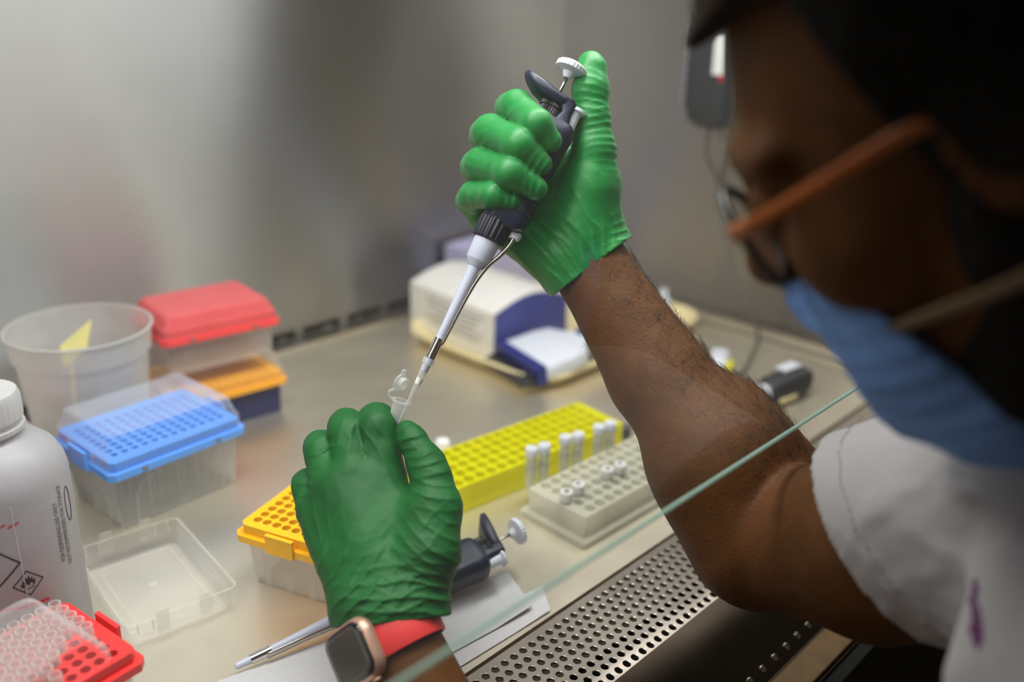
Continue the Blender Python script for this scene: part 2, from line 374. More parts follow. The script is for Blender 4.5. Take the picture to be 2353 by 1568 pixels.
# lamp housing above the work surface
m = MB(); m.box((.465, .50, .752), (1.06, .20, .012)); hs = m.build('lamp_housing', M['white_plastic']); tag(hs, 'long white lamp housing under the cabinet ceiling', 'lamp', kind='structure')

# ------------------------------------------------------------------ tip boxes, racks and labware
def holed_plate(m, nx, ny, pitch, r, w, d, z, depth, n=14, r2=None):
    """flat plate w x d at height z with nx x ny round wells of real depth"""
    r2 = r2 or r*.92
    for i in range(nx):
        for j in range(ny):
            cx, cy = (i-(nx-1)/2)*pitch, (j-(ny-1)/2)*pitch; ring, bnd, low = [], [], []
            for k in range(n):
                a = 2*math.pi*(k+.5)/n; ca, sa = math.cos(a), math.sin(a); q = pitch/2/max(abs(ca), abs(sa))
                ring.append((cx+r*ca, cy+r*sa, z)); bnd.append((cx+q*ca, cy+q*sa, z)); low.append((cx+r2*ca, cy+r2*sa, z-depth))
            fs = []
            for k in range(n):
                e = (k+1) % n; fs += [(k, e, n+e, n+k), (n+k, n+e, 2*n+e, 2*n+k)]
            m.add(bnd+ring+low, fs)
            for dx, dy in ((1,1), (-1,1), (-1,-1), (1,-1)):
                js = [k for k in range(n) if bnd[k][0]*1 != 9 and (bnd[k][0]-cx)*dx > 0 and (bnd[k][1]-cy)*dy > 0]
                e = sorted(js, key=lambda k: abs(abs(bnd[k][0]-cx) - abs(bnd[k][1]-cy)))[:2]
                m.add([(cx+dx*pitch/2, cy+dy*pitch/2, z), bnd[e[0]], bnd[e[1]]], [(0, 1, 2)])
    gx, gy = nx*pitch/2, ny*pitch/2
    for (x0, x1, y0, y1) in ((-w/2, w/2, gy, d/2), (-w/2, w/2, -d/2, -gy), (-w/2, -gx, -gy, gy), (gx, w/2, -gy, gy)):
        m.add([(x0, y0, z), (x1, y0, z), (x1, y1, z), (x0, y1, z)], [(0, 1, 2, 3)])
def shell(m, rings_out, wall, floor_z=None):
    """open thin walled container: rings (w, d, r, z) from foot to mouth"""
    R = [rr(w, d, r, z) for w, d, r, z in rings_out]; I = [rr(w-2*wall, d-2*wall, max(r-wall, .0005), z) for w, d, r, z in reversed(rings_out)]
    I[-1] = [p + V3((0, 0, wall)) for p in I[-1]]
    m.loft(R + I)
def lid_shell(w, d, h, wall=.0012, top_in=.006, z=0.0, step=True):
    """cover: mouth at z, closed top at z+h, slightly drawn in"""
    m = MB(); rs = [(w, d, .006, z), (w-.001, d-.001, .006, z+h*.42)]
    if step: rs += [(w-.004, d-.004, .006, z+h*.47)]
    rs += [(w-2*top_in, d-2*top_in, .007, z+h-.002), (w-2*top_in-.005, d-2*top_in-.005, .006, z+h)]
    out = [rr(*(a[0], a[1], a[2], a[3])) for a in rs]; inn = [rr(a[0]-2*wall, a[1]-2*wall, max(a[2]-wall, .001), a[3]-(wall if i == len(rs)-1 else 0)) for i, a in enumerate(rs)]
    m.loft(out, False, True); m.loft([list(r) for r in inn], False, True); m.loft([out[0], inn[0]], False, False)
    return m
def tip_box(name, loc, rz, w, d, base_h, rack_h, base_mat, rack_mat, lid_mat=None, lid_h=.03, taper=.012, nx=12, ny=8, pitch=.009, hole=.0033, rim=.006, lid_off=None, ribs=True, tab=True, well=.010):
    root = empty(name, loc, rz)
    m = MB(); shell(m, [(w-taper, d-taper, .004, 0), (w-.006, d-.006, .004, base_h)], .0014); b = m.build('base', base_mat, root)
    if ribs:
        for s in (-1, 1):              # moulded arch on each long side, pads on the short ends
            pts = []
            for t, zz in ((-.33, .002), (-.33, base_h*.55), (-.27, base_h*.78), (-.20, base_h*.84), (.20, base_h*.84), (.27, base_h*.78), (.33, base_h*.55), (.33, .002)):
                k = zz/base_h; pts.append((t*w, s*((d-taper)/2 + (taper-.006)/2*k + .0002), zz))
            mm = MB(); mm.tube(pts, .0007, 5); mm.build('moulded_rib', base_mat, b)
            for q in (-.25, 0, .25):
                mm = MB(); mm.box((s*((w-taper)/2+.0008), q*d, base_h*.22), (.0016, .007, base_h*.36)); mm.build('foot_pad', base_mat, b)
    m = MB(); zt = base_h + rack_h      # rack: skirt, step and plate
    sk = [(w+rim, d+rim, .005, base_h-.001), (w+rim, d+rim, .005, base_h+rack_h*.38), (w-.002, d-.002, .004, base_h+rack_h*.40), (w-.002, d-.002, .004, zt)]
    R = [rr(a, c, e, z, 1) for a, c, e, z in sk]; m.loft(R, False, False)
    m.loft([rr(w-.004, d-.004, .004, base_h-.001, 1), R[0]], False, False)
    wi, di = nx*pitch+.002, ny*pitch+.002
    holed_plate(m, nx, ny, pitch, hole, wi, di, zt, well)
    c = R[-1]; inner = [V3((max(-wi/2, min(wi/2, p[0])), max(-di/2, min(di/2, p[1])), zt)) for p in c]; m.loft([c, inner], False, False)
    rk = m.build('rack', rack_mat, root)
    if tab:
        for s in (-1, 1):
            mm = MB(); mm.box((s*(w/2+rim/2+.0008), 0, base_h+rack_h*.45), (.0030, d*.30, rack_h*1.25)); mm.box((s*(w/2+rim/2+.0016), 0, base_h+rack_h*1.0), (.0022, d*.30, .0016))
            mm.build('latch_tab', rack_mat, rk, bevel=.0004)
        for s in (-1, 1):
            for q in (-.28, .28):
                mm = MB(); mm.box((q*w, s*(d/2+rim/2+.0002), base_h+rack_h*.2), (.0045, .0012, rack_h*.22)); mm.build('slot_window', M['mid_grey'], rk)
    if lid_mat:
        lm = lid_shell(w+.001, d+.001, lid_h, z=0); l = lm.build('lid', lid_mat, root)
        ox, oy, oz, orx, ory, orz = lid_off or (0, 0, base_h+rack_h*.40, 0, 0, 0)
        l.location = (ox, oy, oz); l.rotation_euler = (orx, ory, orz)
        for s in (-1, 1):
            for e in (-1, 1):
                mm = MB(); mm.box((s*(w/2+.0014), e*d*.20, .004), (.0016, .009, .010)); mm.build('lid_clip', lid_mat, l, bevel=.0004)
    return root
def tip_mesh(mat, L=.050, r=.0036, name='pipette_tip'):
    m = MB(); m.lathe([(r*.12, -L), (r*.30, -L*.62), (r*.62, -L*.12), (r*.80, -.001), (r*.80, .003), (r, .0032), (r, .0105), (r*.78, .0105), (r*.70, .002), (r*.2, -.02)], n=12, cap0=False, cap1=False)
    o = m.build(name, mat, smooth=True, ang=50); return o
def fill_tips(box, spots, z, mat, label, group, pitch=.009, nx=12, ny=8, L=.050, r=.0036):
    proto = None; T = Matrix.Translation(box.location) @ Matrix.Rotation(box.rotation_euler.z, 4, 'Z')
    for i, j in spots:
        o = tip_mesh(mat, L, r) if proto is None else proto.copy()
        if proto is None: proto = o
        else: COL.objects.link(o)
        o.location = T @ Vector(((i-(nx-1)/2)*pitch, (j-(ny-1)/2)*pitch, z)); tag(o, label, 'pipette tip', group)
R_ = math.radians
# blue rack box with its clear lid
bb = tip_box('tip_box', (.338, .764, 0), R_(3), .128, .100, .054, .014, M['frost_base'], M['blue_plastic'], M['clear_lid'], .030, taper=.014, pitch=.0094, hole=.0034)
tag(bb, 'frosted tip box with sky blue rack under a clear lid, beside the bottle', 'tip box', 'pipette tip boxes')
fill_tips(bb, [(i, j) for i in range(12) for j in range(8) if not (i < 3 and j < 2) and (i*3+j*5) % 7 != 0], .0500, M['tip'], 'clear pipette tip sunk in a well of the sky blue rack', 'tips in the sky blue rack', .0094, L=.044, r=.0030)
# open orange-yellow rack box beneath the lower hand
ob = tip_box('tip_box', (.386, .559, 0), R_(19.5), .122, .084, .043, .013, M['clear_base'], M['orange_plastic'], None, taper=.014, hole=.0037, well=.007)
tag(ob, 'open clear tip box with orange-yellow rack of empty wells beneath the gloved hand', 'tip box', 'pipette tip boxes')
# red rack box in the near corner, its clear lid lying askew on the tips
rb = tip_box('tip_box', (.124, .519, 0), R_(7.7), .124, .082, .048, .013, M['clear_base'], M['red_plastic'], M['clear_lid'], .017, taper=.012, lid_off=(-.021, -.008, .0690, R_(1), R_(-1.5), R_(2)))
tag(rb, 'clear tip box with red rack, lid lying askew over its tips, in the near corner', 'tip box', 'pipette tip boxes')
sp = [(i, j) for i in range(12) for j in range(8) if not (j <= 1 and i >= 8) and not (j == 2 and i >= 9) and (i, j) not in ((10, 3), (6, 0))]
fill_tips(rb, sp, .0590, M['tip_pink'], 'frosted pipette tip standing in the red rack', 'tips in the red rack', r=.0040)
# navy box with amber rack under a clear cover, carrying the coral box
nb = tip_box('tip_box', (.463, .880, 0), R_(-6), .128, .098, .036, .012, M['navy_base'], M['amber_plastic'], M['clear_lid'], .030, taper=.008, ribs=False, tab=False)
tag(nb, 'navy tip box with amber rack under clear cover, below the coral red box', 'tip box', 'pipette tip boxes')
cb = tip_box('tip_box', (.466, .884, .0712), R_(-7), .122, .092, .032, .014, M['frost_base'], M['coral_plastic'], M['coral_lid'], .022, taper=.010)
tag(cb, 'coral red topped frosted tip box stacked on the navy box by the rear wall', 'tip box', 'pipette tip boxes')
nb2 = tip_box('tip_box', (.198, .812, 0), R_(-2), .118, .084, .046, .012, M['navy_base'], M['red_plastic'], M['clear_lid'], .034, taper=.008, ribs=False, tab=False)
tag(nb2, 'navy tip box with red rack under clear cover, half hidden behind the bottle', 'tip box', 'pipette tip boxes')

# loose lid lying open side up
def loose_lid():
    root = empty('loose_box_lid', (.262, .6185, 0), R_(-7)); w, d, h, t = .083, .123, .021, .0013
    m = MB(); o = [rr(w-.010, d-.010, .006, .0005), rr(w-.006, d-.006, .006, .003), rr(w-.003, d-.003, .006, h*.55), rr(w, d, .006, h*.58), rr(w, d, .006, h)]
    i = [rr(w-2*t, d-2*t, .005, h), rr(w-2*t, d-2*t, .005, h*.62), rr(w-.003-2*t, d-.003-2*t, .005, h*.58), rr(w-.010-2*t, d-.010-2*t, .005, .0022)]
    m.loft(o+i); m.build('shell', M['clear_lid'], root)
    m = MB(); m.tube(rr(w-.026, d-.026, .004, .0030) + [rr(w-.026, d-.026, .004, .0030)[0]], .0006, 5); m.build('panel_ridge', M['clear_base'], root)
    m = MB(); m.tube(rr(w, d, .006, h) + [rr(w, d, .006, h)[0]], .0009, 6); m.build('rim_bead', M['clear_base'], root)
    for s in (-1, 1):
        for q in (-.19, .19):
            m = MB(); R0 = rr(.009, .0016, .0006, 0, 2); m.loft([[V3((p[0]+q*w, p[1]+s*(d/2+.0012), z)) for p in R0] for z in (h*.35, h*1.0, h*1.28)]); m.build('hinge_clip', M['clear_base'], root)
        for q in (-.40, -.27, .27, .40):
            m = MB(); m.box((q*w, s*(d/2-.0018), h*.76), (.0009, .0026, h*.45)); m.build('stiffener', M['clear_base'], root)
    m = MB(); m.lathe([(.0035, 0), (.003, .0006), (.0022, .0006), (.0022, .0002)], (0, .006, .0022), n=14); m.build('moulding_mark', M['clear_base'], root)
    return tag(root, 'empty clear plastic box lid lying open side up on the steel', 'box lid')
loose_lid()

# bucket with a slip of yellow paper
def bucket():
    root = empty('bucket', (.334, .884, 0)); m = MB(); h = .132
    prof = [(.050, 0), (.0515, .001), (.0605, h*.80), (.0635, h*.81), (.0655, h-.003), (.0672, h-.0025), (.0672, h), (.0650, h), (.0640, h-.003), (.0620, h*.83), (.0590, h*.80), (.0505, .003), (.049, .0022)]
    m.lathe(prof, n=56); m.build('tub', M['bucket'], root, smooth=True, ang=35)
    m = MB(); m.tube([(.0668*math.cos(a), .0668*math.sin(a), h-.001) for a in [2*math.pi*k/48 for k in range(49)]], .0013, 6); m.build('rim', M['bucket'], root, smooth=True)
    return tag(root, 'frosted white plastic bucket with a rolled rim by the rear wall', 'bucket')
bucket()
m = MB(); a = V3((.312, .880, .094)); u, v = V3((.036, .012, .014)), V3((.002, .004, .022))
m.add([a, a+u*.8, a+u*1.05+v*1.0, a+v, a+V3((0,.0006,0)), a+u*.8+V3((0,.0006,0)), a+u*1.05+v+V3((0,.0006,0)), a+v+V3((0,.0006,0))], [(0,1,2,3),(7,6,5,4),(0,4,5,1),(1,5,6,2),(2,6,7,3),(3,7,4,0)])
m.add([a+V3((.001,0,-.094+.0035)), a+V3((.004,0,-.094+.0035)), a+u*.3+V3((0,0,0)), a+u*.2], [(0,1,2,3)])
tag(m.build('paper_slip', M['note']), 'folded pale yellow paper slip inside the frosted bucket', 'paper')

# dispensing bottle with print
def bottle():
    bx, by, br, hb = .166, .622, .0455, .150
    root = empty('dispensing_bottle', (bx, by, 0))
    m = MB(); prof = [(.036, 0), (br-.003, .0015), (br, .006), (br, hb-.012), (br-.0015, hb-.003), (br-.006, hb+.006), (br-.014, hb+.013), (.0215, hb+.019), (.0195, hb+.021), (.0195, hb+.026)]
    m.lathe(prof, n=56); m.build('body', M['hdpe'], root, smooth=True, ang=50)
    m = MB(); m.lathe([(.0232, hb+.0225), (.0240, hb+.0235), (.0240, hb+.0262), (.0226, hb+.0268), (.0226, hb+.030), (.0238, hb+.031), (.0238, hb+.0445), (.0222, hb+.0490), (.019, hb+.0505)], n=72, rib=.018, nr=36)
    m.build('cap', M['hdpe_cap'], root, smooth=True, ang=25)
    for a in (R_(-98), R_(82)):          # mould seam
        m = MB(); m.tube([((br+.0001)*math.cos(a), (br+.0001)*math.sin(a), .006 + (hb-.02)*k/8) for k in range(9)], .0004, 4); m.build('mould_seam', M['hdpe_cap'], root)
    # print: azimuth measured around the bottle, wrapped on the wall
    def wrap(pts, R=br+.00025): return [(R*math.cos(a), R*math.sin(a), z) for a, z in pts]
    def poly(loop_a, loop_b, name, mat, par):
        m = MB(); n = len(loop_a); m.loft([wrap(loop_a), wrap(loop_b)], False, False); return m.build(name, mat, par)
    def frame(a0, zc, s, t, name):
        # square standing on a corner, in (arc length, z)
        def sq(h):
            c = [(0, h), (-h, 0), (0, -h), (h, 0)]; out = []
            for k in range(4):
                p, q = c[k], c[(k+1) % 4]
                for e in range(6): out.append((a0 + (p[0]+(q[0]-p[0])*e/6)/br, zc + p[1]+(q[1]-p[1])*e/6))
            return out
        return poly(sq(s), sq(s-t), name, M['ink'], root)
    frame(R_(-95.5), .0788, .0098, .0013, 'flammable_diamond'); frame(R_(-131), .0955, .0265, .0017, 'hazard_diamond')
    m = MB()                              # flame: tongues and base line
    fl = [(-.0052,-.0030),(-.0056,.0006),(-.0040,-.0006),(-.0044,.0030),(-.0026,.0014),(-.0024,.0058),(-.0004,.0034),(.0008,.0064),(.0016,.0028),(.0034,.0046),(.0032,.0012),(.0050,.0022),(.0046,-.0024),(.0024,-.0042),(.0034,-.0016),(.0016,-.0004),(.0004,-.0030),(-.0010,-.0008),(-.0028,-.0042)]
    pts = wrap([(R_(-95.5)+x*.85/br, .0792+z*.85) for x, z in fl]); m.add(pts, [tuple(range(len(pts)))])
    ln = [(-.0040,-.0064),(.0040,-.0050),(.0040,-.0042),(-.0040,-.0056)]; m.add(wrap([(R_(-95.5)+x*.85/br, .0792+z*.85) for x, z in ln]), [(0,1,2,3)])
    m.build('flame_symbol', M['ink'], root)
    m = MB(); seq = [(R_(-152)+R_(70)*k/16, .0635-.0002*k) for k in range(17)]
    m.loft([wrap(seq), wrap([(a, z+.0020) for a, z in seq])], False, False, False); m.build('red_print_line', M['red_ink'], root)
    m = MB(); prev = None               # smeared red handwriting
    for k in range(7):
        a = R_(-128+5.0*k); zz = .1225 + .001*math.sin(k*2.1)
        m.loft([wrap([(a, zz), (a+R_(3.6), zz+.0012)]), wrap([(a+R_(.6), zz+.0016), (a+R_(4.4), zz+.0026)])], False, False, False)
    m.build('red_handwriting', M['red_ink'], root)
    def text(s, a_mid, z0, size, name, flip=True):
        cu = bpy.data.curves.new(name, 'FONT'); cu.body = s; cu.size = size; cu.resolution_u = 2
        to = bpy.data.objects.new(name, cu); COL.objects.link(to); bpy.context.view_layer.update()
        me = bpy.data.meshes.new_from_object(to.evaluated_get(bpy.context.evaluated_depsgraph_get())); bpy.data.objects.remove(to)
        for v in me.vertices:           # runs down the wall, letters turned on their side
            x, y = v.co.x, v.co.y; a = a_mid - y*1.3/br; z = z0 + x*.92
            v.co = ((br+.0003)*math.cos(a), (br+.0003)*math.sin(a), z)
        me.materials.append(M['ink']); o = bpy.data.objects.new(name, me); COL.objects.link(o); o.parent = root; return o
    text('FOR DISPENSING USE ONLY', R_(-60.5), .0812, .0039, 'printed_line')
    text('NOT RECOMMENDED FOR STORAGE', R_(-53.5), .0760, .0039, 'printed_line')
    m = MB(); lp = [(R_(-45)+R_(4)*math.cos(t)*1.0, .118+.013*math.sin(t)) for t in [2*math.pi*k/24 for k in range(25)]]
    m.tube(wrap(lp, br+.0001), .0003, 4); m.build('oval_emblem', M['ink'], root)
    return tag(root, 'milky white dispensing bottle with ridged cap and black flame symbol', 'bottle')
bottle()

# ------------------------------------------------------------------ tube racks with vials
def tube_rack(name, c, rz, mat, flange, h=.028, L=.226, D=.068):
    root = empty(name, (c[0], c[1], 0), R_(rz)); nx, ny, p = 16, 5, .0130
    m = MB(); holed_plate(m, nx, ny, p, .0054, L-.006, D-.002, h, .020, 14, .0050)
    m.loft([rr(L, D, .002, .001, 2), rr(L, D, .002, h-.0006, 2), rr(L-.001, D-.001, .002, h, 2)], False, False)
    m.loft([rr(L-.001, D-.001, .002, h, 2), [V3((max(-L/2+.003, min(L/2-.003, q[0])), max(-D/2+.001, min(D/2-.001, q[1])), h)) for q in rr(L-.001, D-.001, .002, h, 2)]], False, False)
    if flange: m.loft([rr(L+.010, D+.010, .003, 0, 2), rr(L+.010, D+.010, .003, .006, 2), rr(L, D, .002, .0075, 2)], True, False)
    m.build('well_block', mat, root)
    return root
yr = tube_rack('tube_rack', (.6135, .556), -6.0, M['yellow_rack'], False); tag(yr, 'lime yellow tube rack with a row of wells, holding six capped vials', 'tube rack', 'tube racks')
wr = tube_rack('tube_rack', (.665, .4525), -1.5, M['white_rack'], True); tag(wr, 'milky white flanged tube rack holding low vials with marked caps', 'tube rack', 'tube racks')
def vial(pos, h_up, label, group, mark, z_bot=.010):
    root = empty('vial', (pos[0], pos[1], z_bot)); hh = h_up - z_bot
    m = MB(); m.lathe([(.0025, 0), (.0046, .004), (.0050, hh*.35), (.0051, hh-.0075), (.0042, hh-.0075), (.004, .004)], n=16, cap1=False); m.build('tube', M['tube'], root, smooth=True, ang=40)
    m = MB(); m.lathe([(.0056, hh-.0085), (.0058, hh-.008), (.0058, hh-.0008), (.0052, hh)], n=20); m.build('cap', M['label'] if mark else M['white_plastic'], root, smooth=True, ang=40)
    m = MB(); m.lathe([(.0038, hh-.0002), (.0030, hh+.0003), (.0026, hh+.0002)], n=16, cap0=False, cap1=False); m.build('cap_ring', M['carton_print'], root)
    m = MB(); m.lathe([(.00515, hh*.42), (.00515, hh*.52)], n=16, cap0=False, cap1=False, a0=2.6, a1=5.6); m.build('written_band', M['mid_grey'], root)
    if mark:
        m = MB(); z = hh+.0005
        for q in mark: m.tube([(x, y, z) for x, y in q], .00035, 4)
        m.build('ink_mark', M['ink'], root)
    return tag(root, label, 'vial', group)
def on_rack(px, py, z): p = onz(px, py, z); return (p[0], p[1])
desc = ['leftmost capped vial standing in the lime yellow rack', 'second capped vial from the left in the lime yellow rack', 'third capped vial from the left in the lime yellow rack', 'fourth capped vial from the left in the lime yellow rack', 'fifth capped vial from the left in the lime yellow rack', 'rightmost capped vial standing in the lime yellow rack']
for (px, py), lb in zip([(1222, 1029), (1251, 1021), (1300, 1002), (1329, 996), (1377, 978), (1403, 970)], desc):
    vial(on_rack(px, py, .055), .055, lb, 'capped vials in the lime yellow rack', None)
k1 = [[(-.002, -.002), (0, .002), (.002, -.002)], [(-.001, -.0005), (.001, -.0005)]]
k2 = [[(-.002, .001), (0, -.001), (.002, .0015)], [(-.001, .002), (.001, .002)]]
for (px, py), lb, mk in zip([(1302, 1130), (1330, 1112), (1396, 1077), (1426, 1066)], ['nearest low vial with an ink mark on its white cap, milky rack', 'low vial with marked white cap, second from the front in the milky rack', 'low vial with marked white cap, third from the front in the milky rack', 'farthest low vial with marked white cap in the milky rack'], [k1, k2, k1, k2]):
    vial(on_rack(px, py, .0385), .0385, lb, 'marked vials in the milky rack', mk, .012)

# ------------------------------------------------------------------ pipettes
def pipette(name, origin, axis, side, label, with_tip, z0=0.0):
    """origin: end of the nozzle; axis towards the button; side: direction of the ejector arm"""
    root = empty(name); Rm = frame_from(axis, side); root.matrix_world = mat4(Rm, origin)
    q = .001
    m = MB(); m.lathe([(1.6*q, -8*q), (2.5*q, -7*q), (2.7*q, 0), (3.1*q, 30*q), (4.4*q, 70*q), (4.8*q, 74*q)], n=20); m.build('shaft', M['pale_plastic'], root, smooth=True, ang=40)
    m = MB(); m.lathe([(5.0*q, 73.5*q), (8.2*q, 78*q), (8.7*q, 79*q), (9.6*q, 97*q)], n=28); m.build('nose_cone', M['pale_plastic'], root, smooth=True, ang=30)
    m = MB(); m.lathe([(10.5*q, 94*q), (11.6*q, 95*q), (11.9*q, 97*q), (12.2*q, 109*q), (11.4*q, 112*q)], n=72, rib=-.05, nr=18); m.build('collar_nut', M['navy_dark'], root, smooth=True, ang=20)
    # handle: oval section widening to the shoulder
    m = MB(); rg = []
    for z, w, d, cx in ((107, 26, 21, 3.5), (110, 31, 24, 4.8), (122, 32, 26, 5.0), (150, 31.5, 25, 5.0), (172, 33, 26, 5.4), (183, 34, 27, 6.0), (188, 33, 26, 6.2), (191, 28, 22, 6.2)):
        rg.append([V3((p[0], p[1], z*q)) for p in rr(w*q, d*q, 9*q, 0, 5, cx*q, 0)])
    m.loft(rg); h = m.build('handle', M['navy'], root, smooth=True, ang=40)
    for k in range(5):
        m = MB(); m.loft([[V3((p[0], p[1], z*q)) for p in rr(w*q, d*q, 9*q, 0, 5, 5.0*q, 0)] for z, w, d in ((120+9*k, 31.2, 25.6), (120.6+9*k, 32.6, 26.6), (126+9*k, 32.4, 26.4), (126.6+9*k, 31.0, 25.4))]); m.build('grip_band', M['navy_dark'], h)
    # adjusting ring and spindle in the window below the hook
    m = MB(); m.lathe([(8.2*q, 190*q), (9.2*q, 191*q), (9.2*q, 196.5*q), (8.0*q, 197*q), (8.0*q, 198*q), (9.0*q, 198.5*q), (9.0*q, 202*q)], (-.5*q, 0, 0), n=72, rib=-.05, nr=36); m.build('volume_ring', M['black_rubber'], root, smooth=True, ang=20)
    m = MB(); m.lathe([(4*q, 186*q), (4*q, 192*q)], (-.5*q, 0, 0), n=24, rib=-.08, nr=12); m.build('spindle', M['dull_metal'], root)
    # finger hook: broad saddle shaped plate, higher on the side away from the ejector, on a rear neck
    m = MB(); rg = []
    for t, w, th, sag in ((-1.0, 7, 2.0, 0), (-.93, 14, 4.0, 0), (-.78, 21, 5.5, .6), (-.5, 26, 7.5, 1.2), (-.15, 27, 9.0, 1.5), (.2, 26, 9.0, 1.2), (.55, 23, 8.0, .4), (.8, 19, 8.0, -1.0), (.95, 13, 7.0, -2.5), (1.0, 8, 4, -3)):
        cx, cz = -7.0 + 20.5*t, 207.6 - 4.6*t - sag + (2.2*max(-t-.45, 0))
        rg.append([V3((cx*q + p[1]*.22, p[0], cz*q + p[1])) for p in rr(w*q, th*q, min(w, th)*.48*q, 0, 5)])
    m.loft(rg); hk = m.build('finger_hook', M['navy'], root, smooth=True, ang=60)
    m = MB(); m.loft([[V3((p[0], p[1], z*q)) for p in rr(w*q, d*q, 3*q, 0, 4, cx*q, cy*q)] for z, w, d, cx, cy in ((190, 12, 20, 10.5, 0), (198, 8, 18, 11.2, 0), (206, 13, 20, 9.0, 0))]); m.build('hook_neck', M['navy'], hk, smooth=True, ang=50)
    m = MB(); m.lathe([(1.3*q, 205*q), (1.3*q, 226*q)], n=12); m.build('plunger_rod', M['dull_metal'], root, smooth=True)
    m = MB(); m.lathe([(2.6*q, 223*q), (3.6*q, 224.5*q), (5*q, 227*q), (11.0*q, 228.8*q), (11.3*q, 229.5*q), (11.3*q, 232.2*q), (10.4*q, 233.2*q)], n=60, rib=-.035, nr=24); b = m.build('plunger_button', M['white_plastic'], root, smooth=True, ang=30)
    m = MB(); m.lathe([(9.4*q, 233.2*q), (9.0*q, 233.9*q), (6*q, 233.6*q)], n=32); m.build('button_inlay', M['button_top'], b, smooth=True)
    m = MB(); o = (16.5*q, -1*q, 0); m.lathe([(4.6*q, 184*q), (4.6*q, 200*q), (5.2*q, 202*q), (7.2*q, 203*q), (7.2*q, 204.8*q), (6.0*q, 205.6*q)], o, n=28); m.build('ejector_button', M['white_plastic'], root, smooth=True, ang=35)
    # ejector arm: bent flat rod ending in a sleeve on the shaft
    m = MB(); m.lathe([(4.0*q, 103*q), (4.4*q, 104*q), (4.4*q, 107.5*q), (3.6*q, 108.5*q)], (16*q, 0, 0), n=22); m.build('arm_cap', M['white_plastic'], root, smooth=True, ang=35)
    pts = catmull([(16*q, 0, 104*q), (15.5*q, 0, 98*q), (12.5*q, 0, 88*q), (8.2*q, 0, 78*q), (5.6*q, 0, 66*q), (4.3*q, 0, 50*q), (3.8*q, 0, 30*q), (3.4*q, 0, 14*q)], 5)
    m = MB(); rg = []
    for i, p in enumerate(pts):
        t = pts[min(i+1, len(pts)-1)] - pts[max(i-1, 0)]; t /= np.linalg.norm(t); nx = np.cross((0, 1, 0), t)
        k = i/(len(pts)-1); hw, ht = (2.5 + .6*k)*q, (1.9-.75*k)*q
        rg.append([p + V3((0, 1, 0))*hw*math.cos(a) + nx*ht*math.sin(a) for a in [2*math.pi*j/12 for j in range(12)]])
    m.loft(rg); arm = m.build('ejector_arm', M['dull_metal'], root, smooth=True)
    m = MB(); m.lathe([(3.0*q, 3*q), (3.5*q, 3*q), (3.6*q, 18*q), (3.1*q, 18*q)], n=24, cap0=False, cap1=False); m.build('ejector_sleeve', M['chrome'], arm, smooth=True, ang=40)
    if with_tip:
        m = MB(); m.lathe([(.45*q, -47*q), (1.3*q, -30*q), (2.5*q, -13*q), (3.1*q, -2*q), (4.1*q, -1.6*q), (4.4*q, 2.5*q), (3.9*q, 2.5*q), (2.9*q, -3*q), (.3*q, -46*q)], n=24, cap0=False, cap1=False); t = m.build('fitted_tip', M['tip'], root, smooth=True, ang=40)
        m = MB(); m.lathe([(2.2*q, -17*q), (2.4*q, -12.5*q)], n=18); m.build('tip_filter', M['filter'], t)
    return tag(root, label, 'pipette', 'single channel pipettes')
PB, PT = at(984, 832, .648), at(1311, 160, .662)     # nozzle end and button of the held pipette
PAX = (PT-PB)/np.linalg.norm(PT-PB); PSIDE = CR*.90 - CU*.44
pipette('pipette', PB, PAX, PSIDE, 'navy single channel pipette held upright in the gloved right hand', True)
a2, b2 = onz(566, 1521, .0080), onz(1176, 1228, .034)
pipette('pipette', a2, b2-a2, V3((0, -1, -.25)), 'navy single channel pipette lying on white wipes behind the wristwatch', False)

# open microtube pinched between thumb and forefinger
def microtube():
    root = empty('microtube'); top, bot = at(923, 921, .650), at(884, 1042, .656)
    Rm = frame_from(top-bot, CR); root.matrix_world = mat4(Rm, top); q = .001
    m = MB(); m.lathe([(.8*q, -39*q), (2.0*q, -38*q), (4.7*q, -20*q), (5.2*q, -17*q), (5.4*q, -1.5*q), (6.6*q, -1.5*q), (6.8*q, 0), (5.0*q, 0), (4.7*q, -17*q), (1.4*q, -37*q)], n=28, cap1=False); m.build('tube_body', M['tube'], root, smooth=True, ang=40)
    m = MB(); m.lathe([(1.2*q, -37.5*q), (4.3*q, -20*q), (4.7*q, -14*q), (.1*q, -13.4*q)], n=20); m.build('liquid', M['liquid'], root, smooth=True, ang=40)
    # strap hinge and flipped open cap
    m = MB(); pts = catmull([(-6*q, 0, -.6*q), (-9.5*q, 0, .6*q), (-9.8*q, 0, 4*q), (-7.2*q, 0, 6.2*q)], 4)
    m.tube(pts, .9*q, 6); m.build('hinge', M['tube'], root, smooth=True)
    c = V3((-4.9*q, 0, 12.2*q)); n = V3((.84, -.50, -.10)); 
    m = MB(); m.lathe([(6.2*q, -.9*q), (6.4*q, 0), (6.2*q, .5*q), (4.4*q, .5*q), (4.4*q, 4.2*q), (3.7*q, 4.2*q), (3.6*q, .2*q)], c, n, 26); m.build('open_cap', M['tube'], root, smooth=True, ang=40)
    m = MB(); R2 = frame_from(n, (0, 0, 1)); m.loft([[c + R2 @ V3((p[1]+7.6*q, p[0], z)) for p in rr(5*q, 4*q, 1.8*q)] for z in (-.9*q, .3*q)]); m.build('cap_tab', M['tube'], root, bevel=.0002)
    return tag(root, 'open frosted microtube with flipped cap held in the gloved left hand', 'tube')
microtube()

